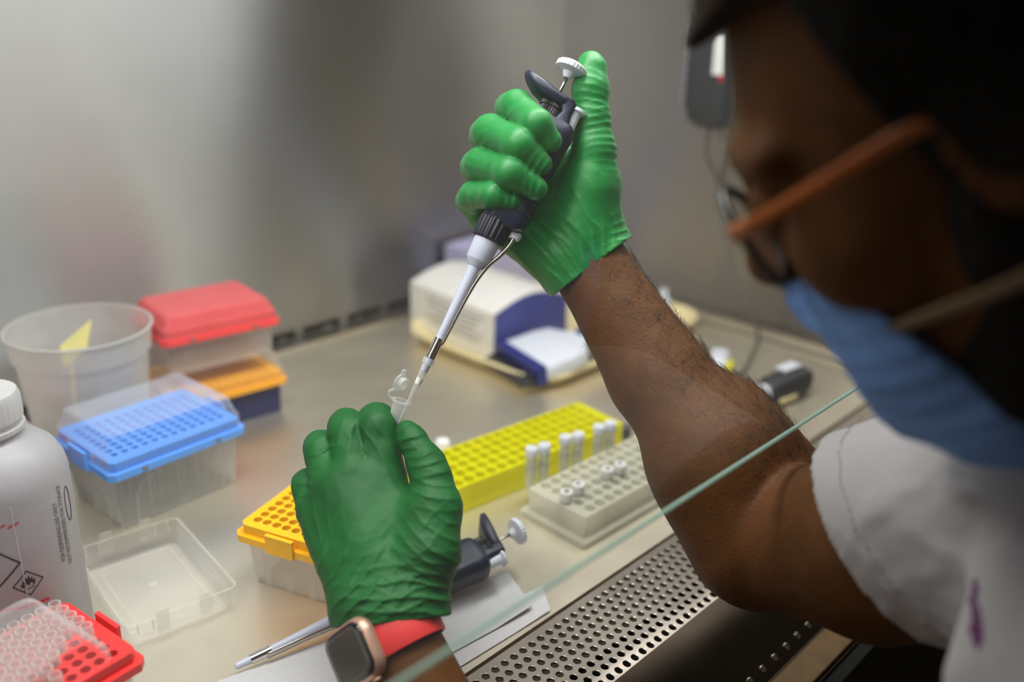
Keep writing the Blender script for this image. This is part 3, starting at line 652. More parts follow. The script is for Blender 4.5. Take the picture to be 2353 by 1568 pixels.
# ------------------------------------------------------------------ paper wipes
def wipe(corners, z, label, fold):
    m = MB(); n = 14; A, B, C_, D = [V3((*c, z)) for c in corners]; vs = []
    for side in (0, 1):
        for i in range(n+1):
            for j in range(n+1):
                s, t = i/n, j/n; p = (A*(1-s)+B*s)*(1-t) + (D*(1-s)+C_*s)*t
                p = p + V3((0, 0, .0003*math.sin(7*s+fold)*math.sin(5*t+fold*2) + (.0035*max(0, s-.86)/.14*(.4+.6*t) if fold > 0 else .0012*max(0, s-.86)/.14))); vs.append(p + V3((0, 0, .0006*side)))
    N = (n+1)**2; fs = []
    for i in range(n):
        for j in range(n):
            a = i*(n+1)+j; fs += [(a, a+1, a+n+2, a+n+1)[::-1], (N+a, N+a+1, N+a+n+2, N+a+n+1)]
    edge = [i*(n+1) for i in range(n+1)] + [n*(n+1)+j for j in range(1, n+1)] + [i*(n+1)+n for i in range(n-1, -1, -1)] + [j for j in range(n-1, 0, -1)]
    for k in range(len(edge)): a, b = edge[k], edge[(k+1) % len(edge)]; fs.append((a, b, N+b, N+a))
    m.add(vs, fs); return tag(m.build('paper_wipe', M['paper'], smooth=True, ang=50), label, 'paper wipe', 'paper wipes under the pipette')
wipe([(.200, .466), (.480, .406), (.462, .382), (.195, .392)], .0006, 'lower white paper wipe spread under the lying pipette', 0)
wipe([(.205, .498), (.474, .440), (.452, .392), (.198, .416)], .0022, 'upper white paper wipe lying over another sheet beneath the pipette', 1.3)

# ------------------------------------------------------------------ tray at the back with carton and multichannel pipette
def tray():
    root = empty('tray', (.930, .780, 0)); w, d = .352, .262
    m = MB(); o = [rr(w-.030, d-.030, .035, .0012, 8), rr(w-.022, d-.022, .040, .004, 8), rr(w-.004, d-.004, .046, .017, 8), rr(w+.004, d+.004, .050, .0195, 8), rr(w+.006, d+.006, .050, .018, 8)]
    i = [rr(w+.002, d+.002, .048, .0215, 8), rr(w-.008, d-.008, .046, .019, 8), rr(w-.028, d-.028, .038, .0055, 8)]
    m.loft(o+i); m.build('dish', M['tray'], root, smooth=True, ang=60)
    return tag(root, 'cream plastic tray with rounded corners near the rear wall', 'tray')
tray()
def carton(name, c, rz, w, d, h, arch, label, blue_side, z=.006, mat=None, mat2=None):
    """w along local x, d along local y; arched top running along y"""
    root = empty(name, (c[0], c[1], z), R_(rz)); n = 8; m = MB()
    top = [(-w/2 + w*k/n, h + arch*math.sin(math.pi*(k/n))*1.0) for k in range(n+1)]
    sec = [(-w/2, 0), (w/2, 0)] + [(x, zz) for x, zz in reversed(top)]
    m.loft([[V3((x, y, zz)) for x, zz in sec] for y in (-d/2, d/2)]); m.build('board', mat or M['carton'], root)
    m = MB(); s2 = [(-w/2+.0005, .0008), (w/2-.0005, .0008)] + [(x*.985, zz-.0012) for x, zz in reversed(top)]
    m.loft([[V3((x, y, zz)) for x, zz in s2] for y in (-d/2-.0008, -d/2-.0001)]); m.build('end_panel', mat2 or M['carton_blue'], root)
    for k in range(5):
        m = MB(); m.box((-w/2-.0003, (-.05+.02*(k % 2))*d, h*(.80-.13*k)), (.0005, d*(.66-.09*(k % 3)), h*.05)); m.build('faint_print_line', M['carton_print'], root)
    return tag(root, label, 'box')
carton('carton', (.853, .840), -4, .130, .172, .062, .016, 'white carton with arched top and dark blue end standing on the cream tray', True)
carton('carton', (1.015, .948), -2, .215, .066, .088, .004, 'pale lavender carton standing behind the cream tray', True, z=.0005, mat=M['lavender'], mat2=M['lavender'])
def multichannel():
    c = onz(1197, 846, .018); root = empty('multichannel_pipette', (c[0]+.012, c[1], .0125)); root.rotation_euler = (0, R_(-8), R_(-15))
    m = MB(); rg = []
    for x, w, t in ((-.002, .098, .020), (.040, .096, .022), (.060, .086, .022), (.070, .044, .020), (.080, .034, .019)): rg.append([V3((x, p[0], p[1]+.013)) for p in rr(w, t, .006, 0, 4)])
    m.loft(rg); m.build('manifold_cover', M['white_plastic'], root, smooth=True, ang=40)
    m = MB(); m.box((-.008, 0, .012), (.014, .098, .024)); m.build('blue_manifold', M['blue_dark'], root, bevel=.002)
    for k in range(12):
        m = MB(); y = (k-5.5)*.0082; m.lathe([(.0030, 0), (.0026, .012), (.0016, .024)], (-.015, y, .010), (-1, 0, -.12), 10); m.build('nozzle', M['black_rubber'], root, smooth=True)
    m = MB(); m.lathe([(.014, 0), (.016, .006), (.0165, .030), (.014, .05), (.015, .10), (.013, .12)], (.078, 0, .013), (1, 0, .02), 20); m.build('handle', M['blue_dark'], root, smooth=True, ang=40)
    m = MB(); m.lathe([(.0075, 0), (.0075, .008)], (.112, -.014, .013), (0, -1, 0), 14); m.build('red_button', M['red_small'], root)
    return tag(root, 'white and blue multichannel pipette with a row of black nozzles on the tray', 'pipette')
multichannel()

# ------------------------------------------------------------------ things at the far end
def charger():
    root = empty('hanging_charger', (XR-.030, .700, .330)); m = MB()
    m.loft([[V3((p[0], p[1], z)) for p in rr(w, d, .008)] for z, w, d in ((-.058, .022, .034), (-.048, .040, .056), (-.02, .044, .062), (.09, .044, .062))]); m.build('housing', M['dark_grey'], root, smooth=True, ang=40)
    m = MB(); m.box((-.010, .0350, .020), (.022, .006, .11)); m.build('side_rail', M['mid_grey'], root, bevel=.001)
    m = MB(); m.box((-.0226, -.018, .040), (.0008, .016, .052)); m.build('white_label', M['label'], root)
    m = MB(); m.box((-.0228, -.024, .010), (.0008, .006, .008)); m.build('red_mark', M['red_small'], root)
    return tag(root, 'dark grey charger hanging on the far side wall with a white label', 'charger')
charger()
m = MB(); cp = [V3((XR-.03, .700, .271)), V3((XR-.032, .698, .235)), at(1650, 420, 1.33), at(1662, 520, 1.31), at(1690, 640, 1.30), at(1722, 720, 1.29), onz(1742, 765, .006), onz(1735, 800, .004), onz(1700, 860, .004), onz(1660, 830, .004), onz(1600, 790, .004), onz(1560, 778, .004)]
m.tube(catmull(cp, 6), .0026, 7); tag(m.build('power_cable', M['cable'], smooth=True), 'thin grey cable hanging from the charger and looping on the steel', 'cable')
def clip():
    c = onz(1650, 835, 0); root = empty('white_clip', (c[0], c[1], .0), R_(25)); m = MB()
    m.loft([[V3((p[0], p[1], z)) for p in rr(w, d, .006)] for z, w, d in ((.001, .050, .026), (.010, .048, .024), (.014, .036, .016))]); m.build('body', M['white_plastic'], root, bevel=.001)
    m = MB(); m.box((-.020, -.016, .006), (.020, .008, .010)); m.build('yellow_foot', M['lemon'], root, bevel=.001)
    return tag(root, 'small white plastic clip with a yellow foot beside the cable', 'clip')
clip()
def aspirator():
    c = onz(1790, 918, 0); root = empty('pipette_controller', (c[0], c[1], .0), R_(-8)); m = MB()
    m.loft([[V3((x, p[0], p[1]+.017)) for p in rr(w, t, .008)] for x, w, t in ((-.030, .022, .022), (-.022, .030, .028), (.030, .034, .032), (.045, .026, .026))]); m.build('grip', M['dark_grey'], root, smooth=True, ang=40)
    m = MB(); m.lathe([(.010, 0), (.011, .004), (.009, .018), (.006, .020)], (-.030, 0, .017), (-1, 0, 0), 18); m.build('white_nose', M['white_plastic'], root, smooth=True, ang=40)
    m = MB(); m.box((.020, .006, .0345), (.030, .016, .004)); m.build('white_switch', M['white_plastic'], root, bevel=.001)
    m = MB(); m.box((-.006, -.0165, .008), (.030, .003, .006)); m.build('cream_strip', M['tray'], root)
    return tag(root, 'dark grey pipette controller with white nose lying near the front grille', 'pipette controller')
aspirator()
def marker():
    a, b = onz(1246, 968, .008), onz(1446, 990, .008); d = b-a; d[2] = 0; L = np.linalg.norm(d); root = empty('marker_pen', (a[0], a[1], .0078)); root.rotation_euler = (0, 0, math.atan2(d[1], d[0]))
    m = MB(); m.lathe([(.006, 0), (.0075, .002), (.0075, L*.42), (.007, L*.43)], (0, 0, 0), (1, 0, 0), 18); m.build('pen_cap', M['black_rubber'], root, smooth=True, ang=40)
    m = MB(); m.lathe([(.0068, L*.42), (.0068, L*.86)], (0, 0, 0), (1, 0, 0), 18); m.build('barrel', M['pale_plastic'], root, smooth=True, ang=40)
    m = MB(); m.lathe([(.007, L*.86), (.007, L), (.005, L*1.02)], (0, 0, 0), (1, 0, 0), 18); m.build('end_plug', M['black_rubber'], root, smooth=True, ang=40)
    return tag(root, 'marker pen with black cap lying behind the lime yellow rack', 'marker')
marker()
c = onz(1017, 1040, .0); m = MB(); m.lathe([(.0075, 0), (.0078, .001), (.0078, .011), (.0065, .0135)], (c[0], c[1], .0004), None, 22); tag(m.build('bottle_cap', M['label'], smooth=True, ang=40), 'small white screw cap standing behind the gloved left thumb', 'cap')
c = onz(1535, 700, .0); m = MB(); m.lathe([(.010, 0), (.012, .002), (.012, .020), (.007, .026), (.006, .036)], (c[0]-.06, c[1]-.03, .008), None, 20); tag(m.build('white_stopper', M['white_plastic'], smooth=True, ang=40), 'white stopper standing at the far end of the cream tray', 'stopper')

# ------------------------------------------------------------------ the person: sculpted as distance fields, meshed into continuous skins
class Field:
    def __init__(s, lo, hi, h):
        s.lo = V3(lo); s.h = h; s.n = np.ceil((V3(hi)-s.lo)/h).astype(int)+1; s.D = np.full(s.n, .06, np.float32)
        s.ax = [(s.lo[i] + h*np.arange(s.n[i])).astype(np.float32) for i in range(3)]
    def win(s, lo, hi):
        sl = []
        for i in range(3):
            a = max(int((lo[i]-s.lo[i])/s.h), 0); b = min(int((hi[i]-s.lo[i])/s.h)+2, s.n[i])
            if b <= a: return None, None
            sl.append(slice(a, b))
        g = np.meshgrid(s.ax[0][sl[0]], s.ax[1][sl[1]], s.ax[2][sl[2]], indexing='ij', sparse=True)
        return tuple(sl), g
    def merge(s, sl, d, k, sub=False):
        D = s.D[sl]
        if sub:
            d = -d
            if k > 0: hh = np.clip(.5 - .5*(d-D)/k, 0, 1); s.D[sl] = D*(hh) + d*(1-hh) + k*hh*(1-hh)
            else: s.D[sl] = np.maximum(D, d)
            return
        if k > 0:
            hh = np.clip(.5 + .5*(d-D)/k, 0, 1); s.D[sl] = d*(1-hh) + D*hh - k*hh*(1-hh)
        else: s.D[sl] = np.minimum(D, d)
    def cone(s, a, b, ra, rb, k=0.0, sq=None):
        """tapered capsule; sq = (direction, factor) flattens it along that direction"""
        a, b = V3(a), V3(b); m = max(ra, rb) + k + .012; sl, g = s.win(np.minimum(a, b)-m, np.maximum(a, b)+m)
        if sl is None: return
        ab = b-a; L2 = max(float(ab @ ab), 1e-12)
        px, py, pz = g[0]-a[0], g[1]-a[1], g[2]-a[2]
        t = np.clip((px*ab[0] + py*ab[1] + pz*ab[2])/L2, 0, 1)
        qx, qy, qz = px-t*ab[0], py-t*ab[1], pz-t*ab[2]
        if sq is not None:
            n, f = V3(sq[0])/np.linalg.norm(sq[0]), sq[1]; dn = (qx*n[0] + qy*n[1] + qz*n[2])*(f-1)
            qx, qy, qz = qx+dn*n[0], qy+dn*n[1], qz+dn*n[2]
        d = np.sqrt(qx*qx + qy*qy + qz*qz) - (ra + (rb-ra)*t); s.merge(sl, d, k)
    def chain(s, pts, rs, k=0.0, sq=None):
        for i in range(len(pts)-1): s.cone(pts[i], pts[i+1], rs[i], rs[i+1], k, sq)
    def ell(s, c, r, R=None, k=0.0, sub=False):
        c = V3(c); r = V3(r); R = np.eye(3) if R is None else np.array(R); m = float(max(r)) + k + .012; sl, g = s.win(c-m, c+m)
        if sl is None: return
        p = [g[i]-c[i] for i in range(3)]; q = [(p[0]*R[0, i] + p[1]*R[1, i] + p[2]*R[2, i])/r[i] for i in range(3)]
        k0 = np.sqrt(q[0]**2 + q[1]**2 + q[2]**2); k1 = np.sqrt((q[0]/r[0])**2 + (q[1]/r[1])**2 + (q[2]/r[2])**2) + 1e-9
        s.merge(sl, k0*(k0-1)/k1, k, sub)
    def cut(s, p, n):
        """keeps the half space behind the plane (p, n)"""
        n = V3(n)/np.linalg.norm(n); g = np.meshgrid(*s.ax, indexing='ij', sparse=True)
        s.D = np.maximum(s.D, ((g[0]-p[0])*n[0] + (g[1]-p[1])*n[1] + (g[2]-p[2])*n[2]).astype(np.float32))
    def relief(s, fn, band=.006):
        i = np.nonzero(np.abs(s.D) < band); P = np.stack([s.ax[k][i[k]] for k in range(3)], 1); s.D[i] += fn(P).astype(np.float32)
    def mesh(s):
        D = s.D; S = D < 0; c = np.zeros(s.n-1, np.uint8)
        for dx in (0, 1):
            for dy in (0, 1):
                for dz in (0, 1): c += S[dx:s.n[0]-1+dx, dy:s.n[1]-1+dy, dz:s.n[2]-1+dz]
        act = (c > 0) & (c < 8); I = np.stack(np.nonzero(act), 1); idx = np.full(act.shape, -1, np.int32); idx[act] = np.arange(len(I))
        acc = np.zeros((len(I), 3)); cnt = np.zeros(len(I)); cor = [(x, y, z) for x in (0, 1) for y in (0, 1) for z in (0, 1)]
        val = {q: D[I[:, 0]+q[0], I[:, 1]+q[1], I[:, 2]+q[2]] for q in cor}
        for q in cor:
            for ax in range(3):
                if q[ax]: continue
                r = list(q); r[ax] = 1; r = tuple(r); a, b = val[q], val[r]; x = (a < 0) != (b < 0)
                t = np.where(x, a/np.where(x, a-b, 1), 0); p = np.tile(np.array(q, float), (len(I), 1)); p[:, ax] += t
                acc[x] += p[x]; cnt[x] += 1
        v = s.lo + s.h*(I + acc/np.maximum(cnt, 1)[:, None]); F = []
        for ax in range(3):
            u, w = (ax+1) % 3, (ax+2) % 3; lo = [slice(1, -1)]*3; lo[ax] = slice(0, -1); hi = list(lo); hi[ax] = slice(1, None)
            a, b = S[tuple(lo)], S[tuple(hi)]; e = np.stack(np.nonzero(a != b), 1)
            if not len(e): continue
            ins = a[e[:, 0], e[:, 1], e[:, 2]]; base = e.copy(); base[:, u] += 1; base[:, w] += 1
            def cell(du, dw):
                q = base.copy(); q[:, u] -= du; q[:, w] -= dw; return idx[q[:, 0], q[:, 1], q[:, 2]]
            Q = np.stack([cell(1, 1), cell(0, 1), cell(0, 0), cell(1, 0)], 1); Q[~ins] = Q[~ins][:, ::-1]; F.append(Q)
        return v, np.concatenate(F)
    def build(s, name, mat, parent=None):
        v, f = s.mesh(); ok = (f >= 0).all(1); f = f[ok]; me = bpy.data.meshes.new(name); me.from_pydata(v.tolist(), [], f.tolist()); me.update()
        me.polygons.foreach_set('use_smooth', [True]*len(me.polygons)); me.materials.append(mat); o = bpy.data.objects.new(name, me); COL.objects.link(o)
        if parent is not None: o.parent = parent
        return o, v, f
_tab = rng.random(4096)
def vnoise(P, sc):
    """smooth value noise in -1..1"""
    q = P*sc; i = np.floor(q).astype(np.int64); f = q-i; f = f*f*(3-2*f); r = 0.0
    for dx in (0, 1):
        for dy in (0, 1):
            for dz in (0, 1):
                hsh = ((i[:, 0]+dx)*73856093 ^ (i[:, 1]+dy)*19349663 ^ (i[:, 2]+dz)*83492791) & 4095
                r = r + _tab[hsh]*np.where(dx, f[:, 0], 1-f[:, 0])*np.where(dy, f[:, 1], 1-f[:, 1])*np.where(dz, f[:, 2], 1-f[:, 2])
    return r*2-1
def folds(P, zones):
    """ridged creases: (centre, reach, across direction, wavelength, height)"""
    d = np.zeros(len(P)); w1 = vnoise(P, 90); w2 = vnoise(P+3.1, 45)
    for c, reach, n, lam, amp in zones:
        n = V3(n)/np.linalg.norm(n); q = P-V3(c); g = np.exp(-(q*q).sum(1)/(reach*reach)); ph = (q @ n)/lam*2*math.pi + w1*1.1 + w2*2.2
        r = 1-np.abs(np.sin(ph*.5)); d -= amp*g*(r**2.2 - .25)
    return d

person = empty('person', (.42, -.05, -.4))
def child(o):
    o.parent = person; o.matrix_parent_inverse = Matrix.Translation(-Vector(person.location)); return o
IMD = lambda x, y: (CR*x - CU*y)          # a direction lying across the view

# left wrist frame shared by cuff, watch and forearm: WN out of the watch face, W2 along the arm to the elbow
WN = -CR*.62 - CU*.02 - CA*.78; WN /= np.linalg.norm(WN); W2 = IMD(.29, .80) - CA*.5; W2 = W2 - WN*(W2 @ WN); W2 /= np.linalg.norm(W2); W1 = np.cross(WN, W2)
if W1 @ CR < 0: W1 = -W1
WC = at(906, 1470, .602)
# ---- right glove around the pipette
def right_glove():
    A = at; lo = np.minimum.reduce([A(1030, 90, .62), A(1460, 90, .62), A(1030, 700, .74), A(1460, 700, .74), A(1030, 700, .62), A(1460, 700, .62), A(1030, 90, .74), A(1460, 90, .74)])
    hi = np.maximum.reduce([A(1030, 90, .62), A(1460, 90, .62), A(1030, 700, .74), A(1460, 700, .74), A(1030, 700, .62), A(1460, 700, .62), A(1030, 90, .74), A(1460, 90, .74)])
    f = Field(lo, hi, .0011)
    wr, wd = A(1352, 606, .690), IMD(.80, -.60)
    # palm behind the handle: metacarpals from the wrist to each knuckle
    mc = {'i': A(1262, 312, .700), 'm': A(1228, 372, .704), 'r': A(1180, 440, .702), 'p': A(1118, 505, .692)}
    f.cone(wr + wd*.010, mc['i'], .020, .0130, .012); f.cone(wr + wd*.003, mc['m'], .020, .0130, .012)
    f.cone(wr - wd*.006, mc['r'], .019, .0130, .012); f.cone(wr - wd*.015, mc['p'], .0165, .0125, .012)
    # wrist and cuff
    f.cone(wr + wd*.012, A(1330, 575, .688) + wd*.010, .0200, .0205, .014); f.cone(wr - wd*.012, A(1300, 580, .688) - wd*.004, .0195, .020, .014)
    f.cone(A(1378, 640, .688) + wd*.0125, wr + wd*.012, .0232, .0212, .010); f.cone(A(1378, 640, .688) - wd*.0125, wr - wd*.012, .0232, .0212, .010)
    # thenar mass and thumb
    f.cone(A(1365, 345, .674), A(1357, 425, .680), .0150, .0195, .010); f.cone(A(1357, 425, .680), A(1333, 510, .686), .0195, .0225, .012)
    f.cone(A(1333, 510, .686), A(1316, 578, .689), .0225, .021, .012); f.cone(A(1372, 440, .684), A(1392, 540, .690), .0125, .0115, .012)
    f.chain([A(1365, 345, .674), A(1362, 268, .671), A(1357, 205, .671), A(1360, 158, .673), A(1357, 142, .674)], [.0155, .0122, .0128, .0098, .0078], .005)
    # four fingers wrapped round the handle; small blend keeps the clefts sharp
    fg = [([A(1262, 312, .700), A(1176, 250, .674), A(1188, 243, .660), A(1231, 286, .6375), A(1262, 324, .6425)], [.0130, .0115, .0113, .0112, .0088]),
          ([A(1228, 372, .704), A(1118, 312, .678), A(1128, 304, .662), A(1192, 333, .6365), A(1240, 376, .6420)], [.0130, .0120, .0120, .0118, .0090]),
          ([A(1180, 440, .702), A(1097, 384, .680), A(1106, 377, .664), A(1172, 397, .6370), A(1228, 432, .6425)], [.0130, .0118, .0116, .0112, .0088]),
          ([A(1118, 505, .692), A(1080, 462, .680), A(1087, 450, .668), A(1134, 449, .6440), A(1176, 462, .6450)], [.0122, .0098, .0098, .0094, .0074])]
    base = f.D.copy()
    for pts, rs in fg:
        g = Field(f.lo, f.lo + f.h*(f.n-1), f.h); g.D = g.D[:f.n[0], :f.n[1], :f.n[2]]
        g.chain(pts, rs, .0035)
        k = .0012; hh = np.clip(.5 + .5*(g.D-f.D)/k, 0, 1); f.D = g.D*(1-hh) + f.D*hh - k*hh*(1-hh)
    ax = IMD(.55, .83)
    Z = []
    for c, reach, n, lam, amp in [
        ((1375, 590, .665), .022, IMD(.95, -.25), .0085, .0014), ((1300, 630, .665), .026, IMD(.80, -.55), .0090, .0012), ((1225, 590, .670), .022, IMD(.75, -.6), .0075, .0013),
        ((1340, 540, .660), .028, IMD(.75, -.62), .0120, .0011), ((1420, 540, .68), .012, IMD(.3, .95), .0070, .0018),
        ((1385, 290, .665), .015, IMD(.15, 1), .0052, .0011), ((1360, 235, .660), .014, IMD(-.25, 1), .0055, .0010), ((1400, 345, .67), .013, IMD(.1, 1), .0050, .0012), ((1350, 175, .660), .010, IMD(-.45, .9), .006, .0009),
        ((1190, 270, .65), .010, IMD(.6, .8), .007, .0007), ((1262, 340, .635), .009, IMD(.8, -.5), .005, .0010), ((1232, 380, .635), .009, IMD(.8, .5), .005, .0010), ((1220, 436, .635), .010, IMD(.9, .1), .0055, .0010), ((1178, 466, .638), .009, IMD(.9, .2), .0055, .0009),
        ((1100, 395, .66), .010, IMD(.5, -.9), .006, .0010), ((1085, 470, .66), .012, IMD(.8, -.4), .006, .0012), ((1120, 330, .655), .010, IMD(.4, .9), .007, .0008), ((1115, 470, .645), .009, IMD(.9, .3), .006, .0009)]:
        Z.append((at(*c), reach, n, lam, amp))
    f.relief(lambda P: folds(P, Z) - .00025*vnoise(P, 160) - .0006*vnoise(P, 60))
    f.relief(lambda P: .0016*vnoise(P+7, 75)*np.clip(((P-at(1352, 600, .69)) @ IMD(.6, .8))/.008, 0, 1)); f.cut(at(1362, 612, .690), IMD(.60, .80))
    o, v, fc = f.build('right_glove', M['glove']); child(o); tag(o, 'green nitrile glove gripping the pipette'); return o
right_glove()

# ---- left glove, seen from the back of the hand
def left_glove():
    A = at; cs = [A(x, y, d) for x in (650, 1090) for y in (900, 1480) for d in (.55, .70)]
    f = Field(np.minimum.reduce(cs), np.maximum.reduce(cs), .0011)
    wl, wc, wr = A(832, 1400, .600), A(893, 1402, .597), A(958, 1402, .600)
    K = {'i': A(880, 1108, .640), 'm': A(812, 1096, .637), 'r': A(763, 1122, .638), 'p': A(722, 1176, .642)}
    f.cone(wr, K['i'], .0185, .0160, .014); f.cone(wc, K['m'], .0195, .0155, .014); f.cone(wc, K['r'], .0190, .0145, .014); f.cone(wl, K['p'], .0175, .0125, .014)
    f.cone(A(905, 1300, .618), A(850, 1180, .636), .020, .018, .014)
    # cuff running down to the watch
    for p, q in ((wl, A(836, 1462, .598)), (wc, A(898, 1470, .596)), (wr, A(966, 1466, .600))): f.cone(p, q, .0185, .0190, .012)
    # thumb with its ball
    f.cone(A(945, 1370, .603), A(985, 1270, .606), .0205, .0190, .012); f.cone(A(985, 1270, .606), A(1000, 1165, .616), .0190, .0150, .010)
    f.cone(A(1000, 1165, .616), A(900, 1230, .630), .0135, .016, .016)
    f.chain([A(1000, 1165, .616), A(992, 1100, .622), A(980, 1065, .627), A(947, 1010, .6345), A(935, 990, .637)], [.0150, .0128, .0124, .0096, .0075], .005)
    fg = [([K['i'], A(866, 985, .650), A(864, 966, .657), A(869, 966, .676), A(886, 1003, .682)], [.0158, .0132, .0122, .0105, .0085]),
          ([K['m'], A(800, 998, .652), A(797, 982, .660), A(803, 992, .680), A(822, 1035, .684)], [.0155, .0132, .0124, .0108, .0085]),
          ([K['r'], A(741, 1042, .654), A(737, 1029, .662), A(746, 1045, .680), A(770, 1080, .684)], [.0148, .0122, .0114, .0100, .008]),
          ([K['p'], A(708, 1122, .655), A(706, 1112, .662), A(716, 1130, .676), A(740, 1152, .680)], [.0125, .0104, .0098, .0088, .007])]
    for pts, rs in fg:
        g = Field(f.lo, f.lo + f.h*(f.n-1), f.h); g.D = g.D[:f.n[0], :f.n[1], :f.n[2]]; g.chain(pts, rs, .005)
        k = .0020; hh = np.clip(.5 + .5*(g.D-f.D)/k, 0, 1); f.D = g.D*(1-hh) + f.D*hh - k*hh*(1-hh)
    Z = []
    for c, reach, n, lam, amp in [
        ((900, 1400, .575), .030, IMD(.10, 1), .0080, .0016), ((985, 1375, .585), .024, IMD(-.25, 1), .0075, .0022), ((820, 1385, .580), .022, IMD(.75, .65), .0090, .0020),
        ((770, 1300, .600), .024, IMD(.90, .42), .0110, .0014), ((1005, 1260, .592), .022, IMD(-.6, .8), .0085, .0014), ((960, 1210, .600), .020, IMD(.70, .7), .0110, .0008),
        ((1000, 1135, .608), .014, IMD(-.1, 1), .0075, .0016), ((985, 1065, .612), .012, IMD(.3, .95), .0070, .0014), ((945, 1010, .622), .011, IMD(.3, 1), .0060, .0015), ((915, 1060, .630), .014, IMD(.85, -.5), .0080, .0013),
        ((712, 1110, .640), .010, IMD(.1, 1), .0070, .0016), ((745, 1035, .645), .011, IMD(.35, .95), .0075, .0016), ((812, 1000, .640), .014, IMD(.85, .2), .0080, .0013), ((850, 1010, .636), .014, IMD(.8, -.6), .0090, .0009), ((735, 1200, .625), .020, IMD(.9, -.3), .010, .0009), ((880, 1330, .585), .03, IMD(.6, .8), .013, .0007)]:
        Z.append((at(*c), reach, n, lam, amp))
    f.relief(lambda P: folds(P, Z) - .00025*vnoise(P, 160) - .0008*vnoise(P, 50))
    f.relief(lambda P: .0014*vnoise(P+7, 75)*np.clip(((P-A(900, 1430, .58)) @ IMD(0, 1))/.008, 0, 1)); f.cut(A(900, 1430, .585), IMD(.10, .98) - CA*.25)
    o, v, fc = f.build('left_glove', M['glove_thin_shaded']); child(o); tag(o, 'green nitrile glove pinching the microtube'); return o
left_glove()

# ---- head frame: f forward, l to the person's left, u up (origin between the ears)
PH, TH = R_(33), R_(35)
HF = math.cos(TH)*(-CR*math.cos(PH) - CU*math.sin(PH)) + math.sin(TH)*CA
HU = -CR*math.sin(PH) + CU*math.cos(PH) - .16*CA; HU = HU - HF*(HU @ HF); HU /= np.linalg.norm(HU); HL = np.cross(HU, HF)
HR = np.column_stack([HF, HL, HU]); HO = at(1714, 374, .368) - HR @ V3((.074, .052, .040))
def hd(f, l, u): return HO + HR @ (V3((f, l, u))*.001)
# arm landmarks
ELB, UPA, SHO = at(1745, 1228, .636), at(2020, 1266, .562), at(2330, 1190, .50)
WR_, FA1, FA2 = at(1352, 606, .690), at(1512, 862, .668), at(1650, 1062, .640)
LW, LF, LE, LS = WC, WC + W2*.075, V3((.215, .10, .015)), V3((.235, -.06, .11))
TO = V3((.435, -.085, .06))
def body():
    f = Field((.10, -.24, -.16), (.68, .47, .56), .0031)
    # torso, shoulders, neck
    f.ell(TO, (.165, .105, .20), None, .04); f.cone(LS, SHO*.75 + TO*.25 + V3((.02, -.02, .04)), .065, .065, .05)
    f.cone(V3((.42, -.06, .18)), hd(-25, 0, -60), .068, .056, .03)
    # right arm: upper arm, elbow, forearm, wrist (tucked inside the glove)
    f.cone(SHO, UPA, .062, .052, .02); f.cone(UPA, ELB + CA*.004, .052, .047, .012)
    g = Field(f.lo, f.lo + f.h*(f.n-1), f.h); g.D = g.D[:f.n[0], :f.n[1], :f.n[2]]
    pr = IMD(.80, -.60)
    g.chain([ELB, FA2, FA1, WR_, at(1320, 560, .690)], [.0465, .0435, .0330, .0215, .018], .014)
    g.cone(at(1815, 1110, .668), at(1692, 962, .668), .030, .026, .03); g.cone(at(1625, 1085, .650), ELB, .028, .040, .03)
    g.cone(WR_ + pr*.009, FA1 + pr*.006, .0185, .0275, .01); g.cone(WR_ - pr*.009, FA1 - pr*.006, .0185, .0275, .01)
    k = .0035; hh = np.clip(.5 + .5*(g.D-f.D)/k, 0, 1); f.D = g.D*(1-hh) + f.D*hh - k*hh*(1-hh)
    # left arm
    f.cone(LS, LE, .056, .046, .03); f.cone(LE, LF, .045, .032, .03); f.cone(LF + W1*.005, LW + W1*.006, .0290, .0235, .015); f.cone(LF - W1*.005, LW - W1*.006, .0290, .0235, .015); f.cone(LW, at(895, 1390, .604), .0235, .019, .01)
    # head
    S = .001
    f.ell(hd(-15, 0, 44), (.090, .077, .086), HR, .01); f.ell(hd(36, 0, -12), (.054, .060, .074), HR, .03)
    f.cone(hd(10, 48, -48), hd(72, 10, -92), .022, .022, .03); f.cone(hd(10, -48, -48), hd(72, -10, -92), .022, .022, .03); f.cone(hd(40, 0, -60), hd(78, 0, -92), .035, .018, .02)
    for s in (-1, 1):
        f.ell(hd(58, s*40, -14), (.026, .022, .026), HR, .02); f.cone(hd(84, 8*s, 38), hd(68, 52*s, 36), .0085, .0075, .014)
        f.ell(hd(92, 32*s, 16), (.014, .016, .012), HR, .012, sub=True); f.ell(hd(80, 31*s, 16), (.0125, .0125, .0125), HR, .003)
        f.ell(hd(-6, 79*s, 4), (.017, .006, .030), HR, .006); f.ell(hd(2, 84*s, 4), (.009, .005, .018), HR, .005, sub=True)
    f.cone(hd(86, 0, 24), hd(106, 0, -10), .0085, .0125, .012); f.cone(hd(96, 11, -14), hd(96, -11, -14), .009, .009, .008)
    f.cone(hd(86, 16, -52), hd(86, -16, -52), .0085, .0085, .010); f.cone(hd(85, 14, -64), hd(85, -14, -64), .0085, .0085, .008)
    f.relief(lambda P: -.0006*vnoise(P, 40) - .0003*vnoise(P, 110), .01)
    o, v, fc = f.build('body', M['skin']); child(o); return v, fc
BV, BF = body()

